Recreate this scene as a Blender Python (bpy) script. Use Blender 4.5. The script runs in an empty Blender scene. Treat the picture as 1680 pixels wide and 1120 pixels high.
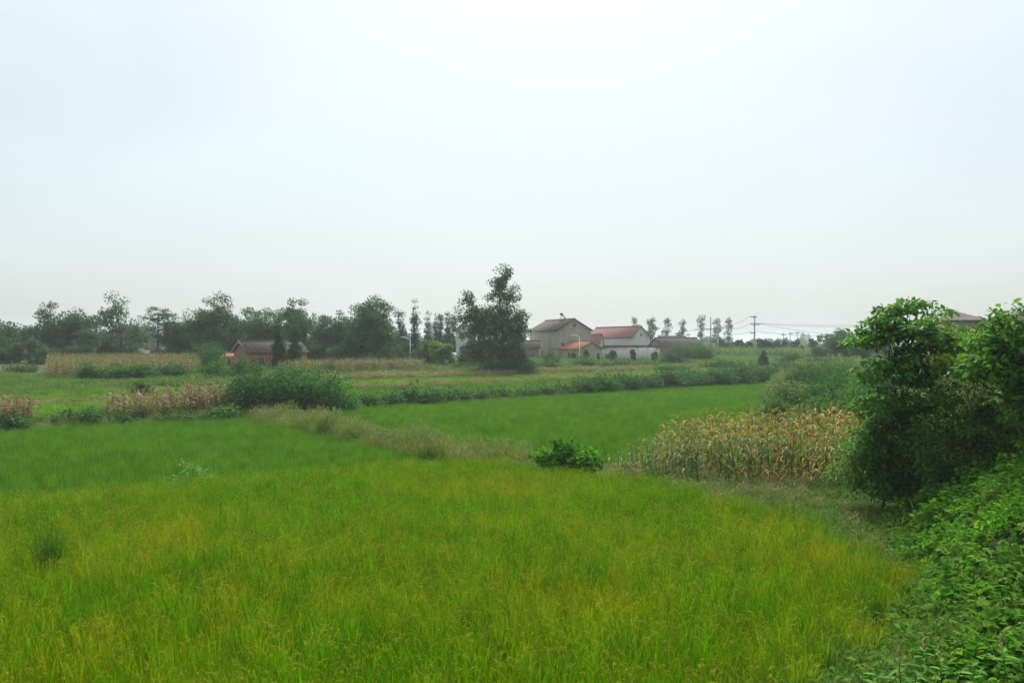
import bpy, math, random
import numpy as np
R = math.radians
sc = bpy.context.scene
col = sc.collection

# ------------------------------------------------------------------ camera, sky, sun, exposure
CAMZ = 5.0
cam_d = bpy.data.cameras.new('camera'); cam = bpy.data.objects.new('camera', cam_d); col.objects.link(cam)
cam.location = (0, 0, CAMZ); cam.rotation_euler = (R(90.22), 0, 0)
cam_d.sensor_width = 36; cam_d.lens = 27.45; cam_d.clip_end = 9000; cam_d.clip_start = 0.05
sc.camera = cam
SUN_EL, SUN_AZ = 52, 4            # degrees above the horizon, degrees to the right of the view
w = bpy.data.worlds.new('World'); sc.world = w; w.use_nodes = True
nt = w.node_tree; nt.nodes.clear()
sky = nt.nodes.new('ShaderNodeTexSky'); sky.sky_type = 'NISHITA'; sky.sun_disc = False
sky.sun_elevation = R(SUN_EL); sky.sun_rotation = R(SUN_AZ); sky.air_density = 1.0; sky.dust_density = 3.6; sky.ozone_density = 1.0
bg = nt.nodes.new('ShaderNodeBackground'); bg.inputs['Strength'].default_value = 0.0745
mx = nt.nodes.new('ShaderNodeMix'); mx.data_type = 'RGBA'; mx.inputs['Factor'].default_value = 0.55
wo = nt.nodes.new('ShaderNodeOutputWorld')
# thin uneven cloud sheet: faint soft mottling over the whole sky
tcw = nt.nodes.new('ShaderNodeTexCoord'); mpw = nt.nodes.new('ShaderNodeMapping'); mpw.inputs['Scale'].default_value = (1, 1, 2.6)
now = nt.nodes.new('ShaderNodeTexNoise'); now.inputs['Scale'].default_value = 1.9; now.inputs['Detail'].default_value = 5; now.inputs['Roughness'].default_value = .5; now.inputs['Distortion'].default_value = .4
mrw = nt.nodes.new('ShaderNodeMapRange'); mrw.inputs['From Min'].default_value = .3; mrw.inputs['From Max'].default_value = .7; mrw.inputs['To Min'].default_value = .48; mrw.inputs['To Max'].default_value = .80
nt.links.new(tcw.outputs['Generated'], mpw.inputs[0]); nt.links.new(mpw.outputs[0], now.inputs['Vector']); nt.links.new(now.outputs['Fac'], mrw.inputs['Value']); nt.links.new(mrw.outputs[0], mx.inputs['Factor'])
# an overcast sheet is dimmer towards the horizon than overhead
spw = nt.nodes.new('ShaderNodeSeparateXYZ'); nt.links.new(tcw.outputs['Generated'], spw.inputs[0])
mzw = nt.nodes.new('ShaderNodeMapRange'); mzw.inputs['To Min'].default_value = .80; mzw.inputs['To Max'].default_value = 1.22
nt.links.new(spw.outputs['Z'], mzw.inputs['Value'])
vmw = nt.nodes.new('ShaderNodeVectorMath'); vmw.operation = 'SCALE'; vmw.inputs[0].default_value = (8.6, 9.75, 10.0)
nt.links.new(mzw.outputs[0], vmw.inputs['Scale']); nt.links.new(vmw.outputs[0], mx.inputs['B'])
nt.links.new(sky.outputs[0], mx.inputs['A']); nt.links.new(mx.outputs['Result'], bg.inputs['Color']); nt.links.new(bg.outputs[0], wo.inputs[0])
sun_d = bpy.data.lights.new('sun', 'SUN'); sun_d.energy = 4.7; sun_d.angle = R(25); sun_d.color = (1, .96, .9)
sun = bpy.data.objects.new('sun', sun_d); col.objects.link(sun)
sun.rotation_euler = (R(-(90 - SUN_EL)), 0, R(-SUN_AZ)); sun.location = (0, 60, 80)
sc.view_settings.view_transform = 'Standard'; sc.view_settings.look = 'None'; sc.view_settings.gamma = 1
sc.view_settings.exposure = 0.6; sc.view_settings.use_curve_mapping = False
sc.render.engine = 'CYCLES'
cy = sc.cycles
cy.max_bounces = 5; cy.diffuse_bounces = 3; cy.glossy_bounces = 2; cy.transmission_bounces = 4; cy.volume_bounces = 2; cy.transparent_max_bounces = 4
cy.use_denoising = True; cy.caustics_reflective = False; cy.caustics_refractive = False
cy.sample_clamp_indirect = 4; sc.render.filter_size = 1.1
HAZE = 0.0004

# ------------------------------------------------------------------ helpers
def wx(px, d): return (px - 840) / 1281.0 * d
def wz(py, d): return CAMZ + (565 - py) / 1281.0 * d

def tag(o, label=None, cat=None, group=None, kind=None):
    if label: o['label'] = label
    if cat: o['category'] = cat
    if group: o['group'] = group
    if kind: o['kind'] = kind
    return o

def empty(name, loc, rz=0):
    o = bpy.data.objects.new(name, None); col.objects.link(o)
    o.location = loc; o.rotation_euler = (0, 0, rz); o.empty_display_size = .3
    return o

def mesh_np(name, V, F, mat=None, rnd=None, smooth=False, midx=None):
    """V (n,3); F list of arrays (m,3) or (m,4)."""
    V = np.asarray(V, np.float32)
    if isinstance(F, np.ndarray): F = [F]
    F = [np.asarray(f, np.int32) for f in F if len(f)]
    me = bpy.data.meshes.new(name)
    me.vertices.add(len(V)); me.vertices.foreach_set('co', V.ravel())
    nl = sum(f.size for f in F); npoly = sum(len(f) for f in F)
    me.loops.add(nl); me.polygons.add(npoly)
    me.loops.foreach_set('vertex_index', np.concatenate([f.ravel() for f in F]))
    tot = np.concatenate([np.full(len(f), f.shape[1], np.int32) for f in F])
    st = np.zeros(npoly, np.int32); st[1:] = np.cumsum(tot)[:-1]
    me.polygons.foreach_set('loop_start', st)
    if smooth: me.polygons.foreach_set('use_smooth', np.ones(npoly, bool))
    for m in (mat if isinstance(mat, (list, tuple)) else [mat]):
        if m: me.materials.append(m)
    if midx is not None: me.polygons.foreach_set('material_index', np.asarray(midx, np.int32))
    if rnd is not None:
        a = me.attributes.new('rnd', 'FLOAT', 'POINT'); a.data.foreach_set('value', np.asarray(rnd, np.float32))
    me.update(calc_edges=True)
    return me

def obj(name, me, parent=None, loc=(0, 0, 0), rz=0):
    o = bpy.data.objects.new(name, me); col.objects.link(o)
    o.location = loc; o.rotation_euler = (0, 0, rz)
    if parent: o.parent = parent
    return o

class MB:
    def __init__(s): s.V = []; s.Q = []; s.T = []; s.n = 0
    def add(s, V, Q=None, T=None):
        V = np.asarray(V, float)
        if Q is not None and len(Q): s.Q.append(np.asarray(Q) + s.n)
        if T is not None and len(T): s.T.append(np.asarray(T) + s.n)
        s.V.append(V); s.n += len(V)
    def box(s, c, d, rz=0):
        x, y, z = [k / 2 for k in d]
        V = np.array([[-x,-y,-z],[x,-y,-z],[x,y,-z],[-x,y,-z],[-x,-y,z],[x,-y,z],[x,y,z],[-x,y,z]], float)
        if rz:
            ca, sa = math.cos(rz), math.sin(rz); V = V @ np.array([[ca, sa, 0], [-sa, ca, 0], [0, 0, 1]])
        s.add(V + np.array(c), [[0,3,2,1],[4,5,6,7],[0,1,5,4],[1,2,6,5],[2,3,7,6],[3,0,4,7]])
    def tube(s, P, rad, n=6):
        P = np.asarray(P, float); k = len(P); rad = np.broadcast_to(np.asarray(rad, float), (k,))
        T = np.gradient(P, axis=0); T /= np.linalg.norm(T, axis=1)[:, None] + 1e-9
        ref = np.array([1., 0, 0]) if abs(T[0][0]) < .8 else np.array([0, 1., 0])
        A = np.cross(T, ref); A /= np.linalg.norm(A, axis=1)[:, None] + 1e-9
        B = np.cross(T, A)
        an = np.arange(n) * 2 * math.pi / n
        V = P[:, None] + rad[:, None, None] * (np.cos(an)[None, :, None] * A[:, None] + np.sin(an)[None, :, None] * B[:, None])
        Q = [[i*n+j, i*n+(j+1) % n, (i+1)*n+(j+1) % n, (i+1)*n+j] for i in range(k-1) for j in range(n)]
        V = np.concatenate([V.reshape(-1, 3), P[:1], P[-1:]])
        T_ = [[k*n, (j+1) % n, j] for j in range(n)] + [[k*n+1, (k-1)*n+j, (k-1)*n+(j+1) % n] for j in range(n)]
        s.add(V, Q, T_)
    def mesh(s, name, mat, smooth=False, rnd=None):
        F = []
        if s.Q: F.append(np.concatenate(s.Q))
        if s.T: F.append(np.concatenate(s.T))
        return mesh_np(name, np.concatenate(s.V), F, mat, rnd, smooth)
    def build(s, name, mat, parent=None, loc=(0, 0, 0), rz=0, smooth=False):
        return obj(name, s.mesh(name, mat, smooth), parent, loc, rz)

# ------------------------------------------------------------------ materials
def srgb(r, g, b): return tuple(((c / 255 / 12.92) if c / 255 <= .04045 else ((c / 255 + .055) / 1.055) ** 2.4) for c in (r, g, b)) + (1,)

def leaf_mat(name, c0, c1, c2=None, patch=None, pscale=.15, pfac=.5, trans=.35, rough=.55, ospread=.25, spec=.25):
    """colour varies leaf by leaf (attribute rnd), plant by plant (object random) and, with patch, over the land"""
    m = bpy.data.materials.new(name); m.use_nodes = True; n = m.node_tree; n.nodes.clear()
    L = n.links.new
    at = n.nodes.new('ShaderNodeAttribute'); at.attribute_name = 'rnd'
    rp = n.nodes.new('ShaderNodeValToRGB'); e = rp.color_ramp.elements
    e[0].position = .05; e[0].color = (*c0, 1); e[1].position = .8; e[1].color = (*c1, 1)
    if c2: k = e.new(.97); k.color = (*c2, 1)
    L(at.outputs['Fac'], rp.inputs[0]); c = rp.outputs[0]
    if patch:
        g = n.nodes.new('ShaderNodeNewGeometry'); no = n.nodes.new('ShaderNodeTexNoise')
        no.inputs['Scale'].default_value = pscale; no.inputs['Detail'].default_value = 4; no.inputs['Roughness'].default_value = .6
        L(g.outputs['Position'], no.inputs['Vector'])
        mr = n.nodes.new('ShaderNodeMapRange'); mr.inputs['From Min'].default_value = .38; mr.inputs['From Max'].default_value = .64
        mr.inputs['To Max'].default_value = pfac
        L(no.outputs['Fac'], mr.inputs['Value'])
        mm = n.nodes.new('ShaderNodeMix'); mm.data_type = 'RGBA'
        L(mr.outputs[0], mm.inputs['Factor']); L(c, mm.inputs['A']); mm.inputs['B'].default_value = (*patch, 1); c = mm.outputs['Result']
    oi = n.nodes.new('ShaderNodeObjectInfo'); hs = n.nodes.new('ShaderNodeHueSaturation')
    v = n.nodes.new('ShaderNodeMapRange'); v.inputs['To Min'].default_value = 1 - ospread; v.inputs['To Max'].default_value = 1 + ospread
    L(oi.outputs['Random'], v.inputs['Value']); L(v.outputs[0], hs.inputs['Value']); L(c, hs.inputs['Color'])
    c = hs.outputs['Color']
    p = n.nodes.new('ShaderNodeBsdfPrincipled'); p.inputs['Roughness'].default_value = rough; p.inputs['Specular IOR Level'].default_value = spec
    L(c, p.inputs['Base Color'])
    t = n.nodes.new('ShaderNodeBsdfTranslucent'); hs2 = n.nodes.new('ShaderNodeHueSaturation')
    hs2.inputs['Hue'].default_value = .5; hs2.inputs['Value'].default_value = 1.25; L(c, hs2.inputs['Color']); L(hs2.outputs[0], t.inputs['Color'])
    ms = n.nodes.new('ShaderNodeMixShader'); ms.inputs[0].default_value = trans
    o = n.nodes.new('ShaderNodeOutputMaterial'); L(p.outputs[0], ms.inputs[1]); L(t.outputs[0], ms.inputs[2]); L(ms.outputs[0], o.inputs[0])
    return m

def hard_mat(name, c0, c1=None, scale=3, rough=.85, bump=.0, bscale=20, metal=0, streak=False, spec=.3):
    m = bpy.data.materials.new(name); m.use_nodes = True; n = m.node_tree; L = n.links.new
    p = n.nodes['Principled BSDF']; p.inputs['Roughness'].default_value = rough; p.inputs['Metallic'].default_value = metal
    p.inputs['Specular IOR Level'].default_value = spec
    p.inputs['Base Color'].default_value = (*c0, 1)
    if c1:
        tc = n.nodes.new('ShaderNodeTexCoord'); mp = n.nodes.new('ShaderNodeMapping'); L(tc.outputs['Object'], mp.inputs[0])
        if streak: mp.inputs['Scale'].default_value = (1, 1, .25)
        no = n.nodes.new('ShaderNodeTexNoise'); no.inputs['Scale'].default_value = scale; no.inputs['Detail'].default_value = 6; no.inputs['Roughness'].default_value = .65
        L(mp.outputs[0], no.inputs['Vector'])
        rp = n.nodes.new('ShaderNodeValToRGB'); rp.color_ramp.elements[0].position = .35; rp.color_ramp.elements[1].position = .68
        rp.color_ramp.elements[0].color = (*c0, 1); rp.color_ramp.elements[1].color = (*c1, 1)
        L(no.outputs['Fac'], rp.inputs[0]); L(rp.outputs[0], p.inputs['Base Color'])
        if bump:
            b = n.nodes.new('ShaderNodeBump'); b.inputs['Strength'].default_value = bump
            n2 = n.nodes.new('ShaderNodeTexNoise'); n2.inputs['Scale'].default_value = bscale; n2.inputs['Detail'].default_value = 5
            L(tc.outputs['Object'], n2.inputs['Vector']); L(n2.outputs['Fac'], b.inputs['Height']); L(b.outputs[0], p.inputs['Normal'])
    return m

def ground_mat():
    m = bpy.data.materials.new('field_soil'); m.use_nodes = True; n = m.node_tree; L = n.links.new
    p = n.nodes['Principled BSDF']; p.inputs['Roughness'].default_value = .95; p.inputs['Specular IOR Level'].default_value = .1
    g = n.nodes.new('ShaderNodeNewGeometry')
    def noise(s, d=6):
        q = n.nodes.new('ShaderNodeTexNoise'); q.inputs['Scale'].default_value = s; q.inputs['Detail'].default_value = d; q.inputs['Roughness'].default_value = .65
        L(g.outputs['Position'], q.inputs['Vector']); return q
    a = noise(.12); b = noise(2.2)
    r1 = n.nodes.new('ShaderNodeValToRGB'); e = r1.color_ramp.elements
    e[0].position = .3; e[0].color = (.030, .055, .012, 1); e[1].position = .7; e[1].color = (.055, .085, .02, 1)
    k = e.new(.52); k.color = (.07, .07, .03, 1)
    r2 = n.nodes.new('ShaderNodeValToRGB'); e = r2.color_ramp.elements
    e[0].position = .35; e[0].color = (.05, .04, .022, 1); e[1].position = .65; e[1].color = (.035, .06, .014, 1)
    L(a.outputs[0], r1.inputs[0]); L(b.outputs[0], r2.inputs[0])
    mm = n.nodes.new('ShaderNodeMix'); mm.data_type = 'RGBA'; mm.inputs['Factor'].default_value = .45
    L(r1.outputs[0], mm.inputs['A']); L(r2.outputs[0], mm.inputs['B']); L(mm.outputs['Result'], p.inputs['Base Color'])
    bp = n.nodes.new('ShaderNodeBump'); bp.inputs['Strength'].default_value = .8; bp.inputs['Distance'].default_value = .1
    L(b.outputs[0], bp.inputs['Height']); L(bp.outputs[0], p.inputs['Normal'])
    return m

M = {}
# crops and grass
M['rice'] = leaf_mat('ripening_rice_blade', (.056,.190,.001), (.112,.262,.001), (.34,.27,.012), patch=(.210,.250,.001), pscale=.2, pfac=.85, trans=.45, ospread=.34, spec=.0)
M['rice_g'] = leaf_mat('green_rice_blade', (.034,.140,.001), (.07,.215,.001), (.16,.26,.008), patch=(.10,.235,.001), pscale=.3, pfac=.6, trans=.45, ospread=.32, spec=.0)
M['panicle'] = leaf_mat('rice_panicle', (.22,.26,.012), (.37,.32,.02), (.46,.27,.03), patch=(.21,.28,.012), pscale=.3, pfac=.6, trans=.25, spec=.05)
M['rice2'] = leaf_mat('young_rice_blade', (.046,.155,.007), (.084,.215,.011), (.115,.235,.015), patch=(.100,.222,.009), pscale=.22, pfac=.8, trans=.38, ospread=.3, spec=.02)
M['grass'] = leaf_mat('wild_grass_blade', (.050,.135,.016), (.11,.21,.03), (.23,.23,.07), patch=(.085,.18,.025), pscale=.2, pfac=.6, trans=.35, spec=.08)
M['limegrass'] = leaf_mat('lime_crop_leaf', (.085,.22,.012), (.14,.29,.016), (.20,.28,.03), patch=(.10,.23,.014), pscale=.3, pfac=.5, trans=.4, spec=.08)
M['tan'] = leaf_mat('dry_grass_blade', (.17,.15,.05), (.27,.23,.09), (.34,.28,.13), patch=(.09,.16,.03), pscale=.5, pfac=.8, trans=.3, spec=.05)
M['olive'] = leaf_mat('seeding_grass_blade', (.10,.17,.02), (.19,.225,.035), (.30,.25,.08), patch=(.085,.18,.02), pscale=.45, pfac=.8, trans=.35, spec=.05)
M['pink'] = leaf_mat('seed_head', (.22,.15,.07), (.34,.26,.15), (.40,.30,.2), trans=.3, spec=.05)
M['drycorn'] = leaf_mat('dry_maize_leaf', (.18,.115,.06), (.30,.205,.12), (.42,.32,.21), trans=.25, spec=.05)
M['corn_g'] = leaf_mat('green_maize_leaf', (.04,.11,.02), (.075,.17,.03), (.13,.20,.06), trans=.35, spec=.1)
M['corn_y'] = leaf_mat('yellowing_maize_leaf', (.11,.175,.014), (.23,.235,.026), (.33,.25,.05), trans=.35, spec=.1)
M['corn_o'] = leaf_mat('withered_maize_leaf', (.24,.115,.02), (.38,.20,.04), (.48,.32,.10), trans=.3, spec=.1)
M['farcorn'] = leaf_mat('ripe_maize_leaf', (.12,.14,.03), (.22,.20,.055), (.31,.25,.10), patch=(.09,.15,.03), pscale=.2, pfac=.6, trans=.3, spec=.05)
M['stalk_y'] = leaf_mat('maize_stalk_skin', (.20,.18,.05), (.27,.23,.08), trans=.0)
# foliage
M['vine'] = leaf_mat('vine_leaf', (.036,.15,.007), (.085,.245,.011), (.20,.32,.022), patch=(.085,.25,.009), pscale=.8, pfac=.6, trans=.42, rough=.7, spec=.03)
M['vine_d'] = leaf_mat('dull_vine_leaf', (.05,.15,.014), (.095,.22,.022), (.21,.24,.04), patch=(.10,.21,.014), pscale=1.1, pfac=.6, trans=.35, rough=.7, spec=.05)
M['weed'] = leaf_mat('weed_leaf', (.045,.135,.012), (.085,.20,.018), (.19,.20,.04), patch=(.10,.18,.015), pscale=1.2, pfac=.6, trans=.4, spec=.02)
M['herb'] = leaf_mat('broad_herb_leaf', (.075,.20,.035), (.13,.29,.05), (.2,.33,.07), trans=.4, spec=.04)
M['near'] = leaf_mat('mulberry_leaf', (0.0440,0.1320,0.0132), (0.0935,0.2365,0.0220), (0.1760,0.3410,0.0385), trans=.45, rough=.45, ospread=.1, spec=.15)
M['near2'] = leaf_mat('olive_shrub_leaf', (0.0504,0.1080,0.0156), (0.0960,0.1740,0.0276), (0.1680,0.2400,0.0540), trans=.3, ospread=.1, spec=.1)
M['near_y'] = leaf_mat('yellow_green_leaf', (.11,.21,.012), (.19,.29,.018), (.28,.32,.035), trans=.45, ospread=.1, spec=.1)
M['bushA'] = leaf_mat('bush_leaf', (.033,.11,.018), (.066,.18,.026), (.11,.24,.04), trans=.3, ospread=.2, spec=.03, rough=.7)
M['bushD'] = leaf_mat('dark_bush_leaf', (0.0260,0.0936,0.0208), (0.0546,0.1495,0.0286), (0.0975,0.2145,0.0390), trans=.28, ospread=.15, spec=.03, rough=.7)
M['bushB'] = leaf_mat('hedge_leaf', (0.0312,0.0900,0.0168), (0.0660,0.1440,0.0264), (0.1440,0.2040,0.0480), trans=.3, ospread=.25, spec=.03, rough=.7)
M['treeD'] = leaf_mat('dark_tree_leaf', (0.0260,0.0728,0.0221), (0.0546,0.1235,0.0338), (0.0910,0.1690,0.0468), trans=.25, ospread=.2, spec=.03, rough=.7)
M['treeM'] = leaf_mat('mid_tree_leaf', (0.0336,0.0960,0.0192), (0.0696,0.1560,0.0312), (0.1080,0.2040,0.0432), trans=.28, ospread=.2, spec=.03, rough=.7)
M['treeL'] = leaf_mat('lime_tree_leaf', (.06,.15,.013), (.12,.23,.02), (.17,.29,.035), trans=.35, ospread=.1, spec=.03, rough=.7)
M['poplar'] = leaf_mat('poplar_leaf', (0.0468,0.0936,0.0338), (0.0884,0.1534,0.0598), (0.1690,0.2340,0.1170), trans=.28, ospread=.1, spec=.03, rough=.7)
M['conifer'] = leaf_mat('redwood_needle', (0.0216,0.0552,0.0180), (0.0432,0.0912,0.0288), (0.0660,0.1080,0.0360), trans=.2, ospread=.15, spec=.03, rough=.7)
M['bark'] = hard_mat('bark', (.06,.048,.036), (.12,.10,.08), 8, .95, .6, 30)
M['barkD'] = hard_mat('dark_bark', (.03,.025,.02), (.06,.05,.04), 8, .95, .6, 30)
# built things
M['concrete'] = hard_mat('bare_cement_render', (.30,.265,.215), (.39,.35,.29), .9, .9, .2, 12, streak=True)
M['concreteD'] = hard_mat('grey_cement_render', (.22,.20,.175), (.29,.265,.235), .9, .9, .2, 12, streak=True)
M['white'] = hard_mat('whitewashed_render', (.50,.48,.46), (.62,.61,.60), 1.3, .85, .15, 12, streak=True)
M['brick'] = hard_mat('red_brick_wall', (.36,.105,.055), (.45,.16,.09), 2.5, .9, .3, 25)
M['brick2'] = hard_mat('weathered_brick', (.27,.14,.09), (.33,.20,.13), 2.5, .9, .3, 25)
M['salmon'] = hard_mat('salmon_render', (.42,.22,.17), (.50,.29,.23), 1.5, .85)
M['slate'] = hard_mat('grey_roof_tile', (.075,.062,.058), (.12,.105,.10), 2, .8, .5, 14, spec=.04)
M['slateB'] = hard_mat('brown_roof_tile', (.075,.055,.052), (.115,.09,.085), 2, .8, .5, 14, spec=.04)
M['redtile'] = hard_mat('red_roof_tile', (.22,.10,.09), (.29,.15,.14), 2, .75, .5, 14, spec=.04)
M['orangetile'] = hard_mat('orange_roof_tile', (.40,.16,.09), (.48,.23,.14), 2, .75, .5, 14, spec=.04)
M['ridge'] = hard_mat('ridge_tile', (.15,.12,.11), (.2,.17,.15), 4)
M['frame'] = hard_mat('window_frame_paint', (.30,.29,.27))
M['framew'] = hard_mat('white_frame_paint', (.72,.72,.70))
M['glass'] = hard_mat('dark_window_glass', (.03,.035,.04), rough=.12, spec=.6)
M['door'] = hard_mat('door_paint', (.05,.045,.045), (.08,.07,.06), 5)
M['pole'] = hard_mat('pole_concrete', (.40,.39,.37), (.5,.49,.47), 3)
M['steel'] = hard_mat('galvanised_steel', (.22,.23,.24), (.3,.3,.31), 6, .5, metal=.6)
M['dark'] = hard_mat('dark_metal', (.05,.05,.055), rough=.5)
M['lampw'] = hard_mat('white_lamp_paint', (.78,.78,.77), rough=.5)
M['tower'] = hard_mat('pale_tower_render', (.42,.43,.45), (.5,.51,.53), .1)
M['yellow'] = hard_mat('yellow_paint', (.6,.5,.05), rough=.5)
M['plaster_dark'] = hard_mat('dark_earth_wall', (.10,.08,.06), (.15,.12,.09), 2)  # mottled dark brown base colour of the lane wall
M['ground'] = ground_mat()

# ------------------------------------------------------------------ terrain
def sst(a, b, v):
    t = np.clip((v - a) / (b - a), 0, 1); return t * t * (3 - 2 * t)
def Q(x, y): return -(x + 15.5) * .676 + (y - 60) * .738        # metres beyond the far bank of the paddies
def P_(x, y): return (x + 15.5) * .738 + (y - 60) * .676         # metres along that bank
EX = np.array([-60, -14.8, -3.5, 3, 5.5, 11, 17, 38, 60, 200]); EY = np.array([-4.5, 22.9, 29.9, 29.6, 33, 39, 54, 111, 155, 300])
def edge(x): return np.interp(x, EX, EY)
BY = np.array([-5, 6, 9.6, 12, 15, 18, 21, 24, 28, 40, 80]); BX = np.array([-2.5, .3, 2.3, 5.7, 7.8, 8.7, 9.9, 12.8, 17.5, 30, 60])
def xbase(y): return np.interp(y, BY, BX)
def bumps(x, y, s=1.0, ph=0.0):
    return (np.sin(x * 1.1 * s + 1.3 * np.sin(y * .7 * s + ph) + ph) * np.sin(y * 1.27 * s + 1.1 * np.sin(x * .9 * s) + 2 * ph)
            + .5 * np.sin(x * 2.7 * s + y * 1.9 * s + ph) * np.sin(y * 3.1 * s - x * 1.3 * s)) / 1.5
def ground(x, y):
    x = np.asarray(x, float); y = np.asarray(y, float)
    q = Q(x, y)
    zf = np.interp(q, [-1, 3, 10, 25, 50, 90, 150, 300], [-.5, .2, .6, 1.2, 2.0, 2.4, 2.8, 3.0]) + .6 * sst(150, 240, y) * sst(0, 40, q)
    zf = np.minimum(zf, 3.0)
    s = edge(x) - y
    sl = np.gradient(edge(np.array([0., 1.])))[0] * 0 + np.where((x > 11) & (x < 60), 2.4, .7)
    b = sst(-.9, .1, s / np.sqrt(1 + sl * sl))
    far = sst(60, 150, y)
    z = zf * (1 - b) + np.maximum(0 + far * 2.2, 0) * b
    # embankment on the right
    d = (x - xbase(y)) * .85
    slope = np.interp(y, [7, 11, 13, 17, 22, 30], [.22, .35, .85, .75, .4, .15])
    e = 3.0 * np.tanh(np.clip(d, 0, None) * slope / 3.0)
    e = e + sst(.3, 2.0, d) * sst(9.5, 12.5, y) * (1 - sst(21, 26, y)) * (.5 + .55 * bumps(x, y, .75, .4))
    e = e + sst(0, 1, d) * .06 * bumps(x, y, 3.1, 1.2)
    z = z + e * (1 - sst(40, 80, y))
    r = np.hypot(x, y + 2)
    z = np.maximum(z, 3.4 - .75 * np.clip(r - 3, 0, None))
    z = z + .03 * bumps(x, y, 1.7, 3)
    # grassy mound at the far left
    z = z + 1.0 * np.exp(-(((x + 54) / 7) ** 2 + ((y - 73) / 5) ** 2))
    return z
def gz(x, y): return float(ground(np.array([x]), np.array([y]))[0])

def axis(lo, hi, step, far_lo, far_hi, g=1.18):
    a = list(np.arange(lo, hi + 1e-6, step)); s = step
    while a[-1] < far_hi: s *= g; a.append(a[-1] + s)
    b = []; s = step; v = lo
    while v > far_lo: s *= g; v -= s; b.append(v)
    return np.array(b[::-1] + a)
gx = axis(-60, 60, .5, -4000, 4000); gy = axis(-6, 130, .5, -300, 6000)
GX, GY = np.meshgrid(gx, gy)
V = np.stack([GX.ravel(), GY.ravel(), ground(GX.ravel(), GY.ravel())], 1)
nx, ny = len(gx), len(gy)
I = np.arange(nx * ny).reshape(ny, nx)
F = np.stack([I[:-1, :-1].ravel(), I[:-1, 1:].ravel(), I[1:, 1:].ravel(), I[1:, :-1].ravel()], 1)
tag(obj('ground', mesh_np('ground', V, F, M['ground'], smooth=True)), 'low farmland stepping from paddies up to the village', 'ground', kind='structure')

# ------------------------------------------------------------------ leaf and blade geometry
def unit(v): return v / (np.linalg.norm(v, axis=-1, keepdims=True) + 1e-9)
def leaf_geo(c, d, up, L, W, fold=.25, detail=False, rng=None):
    n = len(c); d = unit(d); s = unit(np.cross(d, up)); nn = np.cross(s, d)
    L = np.broadcast_to(L, (n,))[:, None]; W = np.broadcast_to(W, (n,))[:, None]
    rn = (rng or np.random.default_rng(1)).random(n)
    if not detail:
        V = np.stack([c, c + d * L * .5 + s * W * .5 - nn * fold * W, c + d * L, c + d * L * .5 - s * W * .5 - nn * fold * W], 1)
        F = np.arange(n * 4).reshape(n, 4); return V.reshape(-1, 3), F, np.repeat(rn, 4)
    t = c + d * L - nn * L * .12
    V = np.stack([c, c + d * L * .28 + s * W * .46 + nn * fold * W * .5, c + d * L * .68 + s * W * .36 + nn * fold * W * .2, t,
                  c + d * L * .68 - s * W * .36 + nn * fold * W * .2, c + d * L * .28 - s * W * .46 + nn * fold * W * .5], 1)
    b = (np.arange(n) * 6)[:, None]
    F = np.concatenate([b + np.array([[0, 1, 2, 3]]), b + np.array([[0, 3, 4, 5]])]); return V.reshape(-1, 3), F, np.repeat(rn, 6)

def blades(base, az, lean, h, w, seg=3, curve=.5, rng=None):
    """grass blades: base (n,3), azimuth, lean (initial tilt), length h, width w"""
    n = len(base); rng = rng or np.random.default_rng(0)
    out = np.stack([np.cos(az), np.sin(az), np.zeros(n)], 1); twist = az + math.pi / 2 + rng.normal(0, .6, n)
    s = np.stack([np.cos(twist), np.sin(twist), np.zeros(n)], 1)
    pts = [base]; ang = lean.copy(); p = base.copy()
    for k in range(seg):
        p = p + (out * np.sin(ang)[:, None] + np.array([0, 0, 1.]) * np.cos(ang)[:, None]) * (h / seg)[:, None]
        ang = ang + curve * (.4 + 1.2 * rng.random(n)) * (k + 1) / seg
        pts.append(p)
    prof = np.array([.75, 1., .7, .05]) if seg == 3 else (np.array([.9, 1, .05]) if seg == 2 else np.interp(np.linspace(0, 1, seg + 1), [0, .3, .7, 1], [.7, 1, .7, .04]))
    Vs = []
    for k in range(seg + 1):
        Vs += [pts[k] + s * (w * prof[k] / 2)[:, None], pts[k] - s * (w * prof[k] / 2)[:, None]]
    V = np.stack(Vs, 1); m = 2 * (seg + 1)
    b = (np.arange(n) * m)[:, None]
    F = np.concatenate([b + np.array([[2*k, 2*k+1, 2*k+3, 2*k+2]]) for k in range(seg)])
    return V.reshape(-1, 3), F, np.repeat(rng.random(n), m)

def join(parts):
    Vs, Fs, Rs, Ms = [], [], [], []; o = 0
    for V, F, r, mi in parts:
        Vs.append(V); Fs.append(F + o); Rs.append(r); Ms.append(np.full(len(F), mi)); o += len(V)
    return np.concatenate(Vs), np.concatenate(Fs), np.concatenate(Rs), np.concatenate(Ms)

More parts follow.
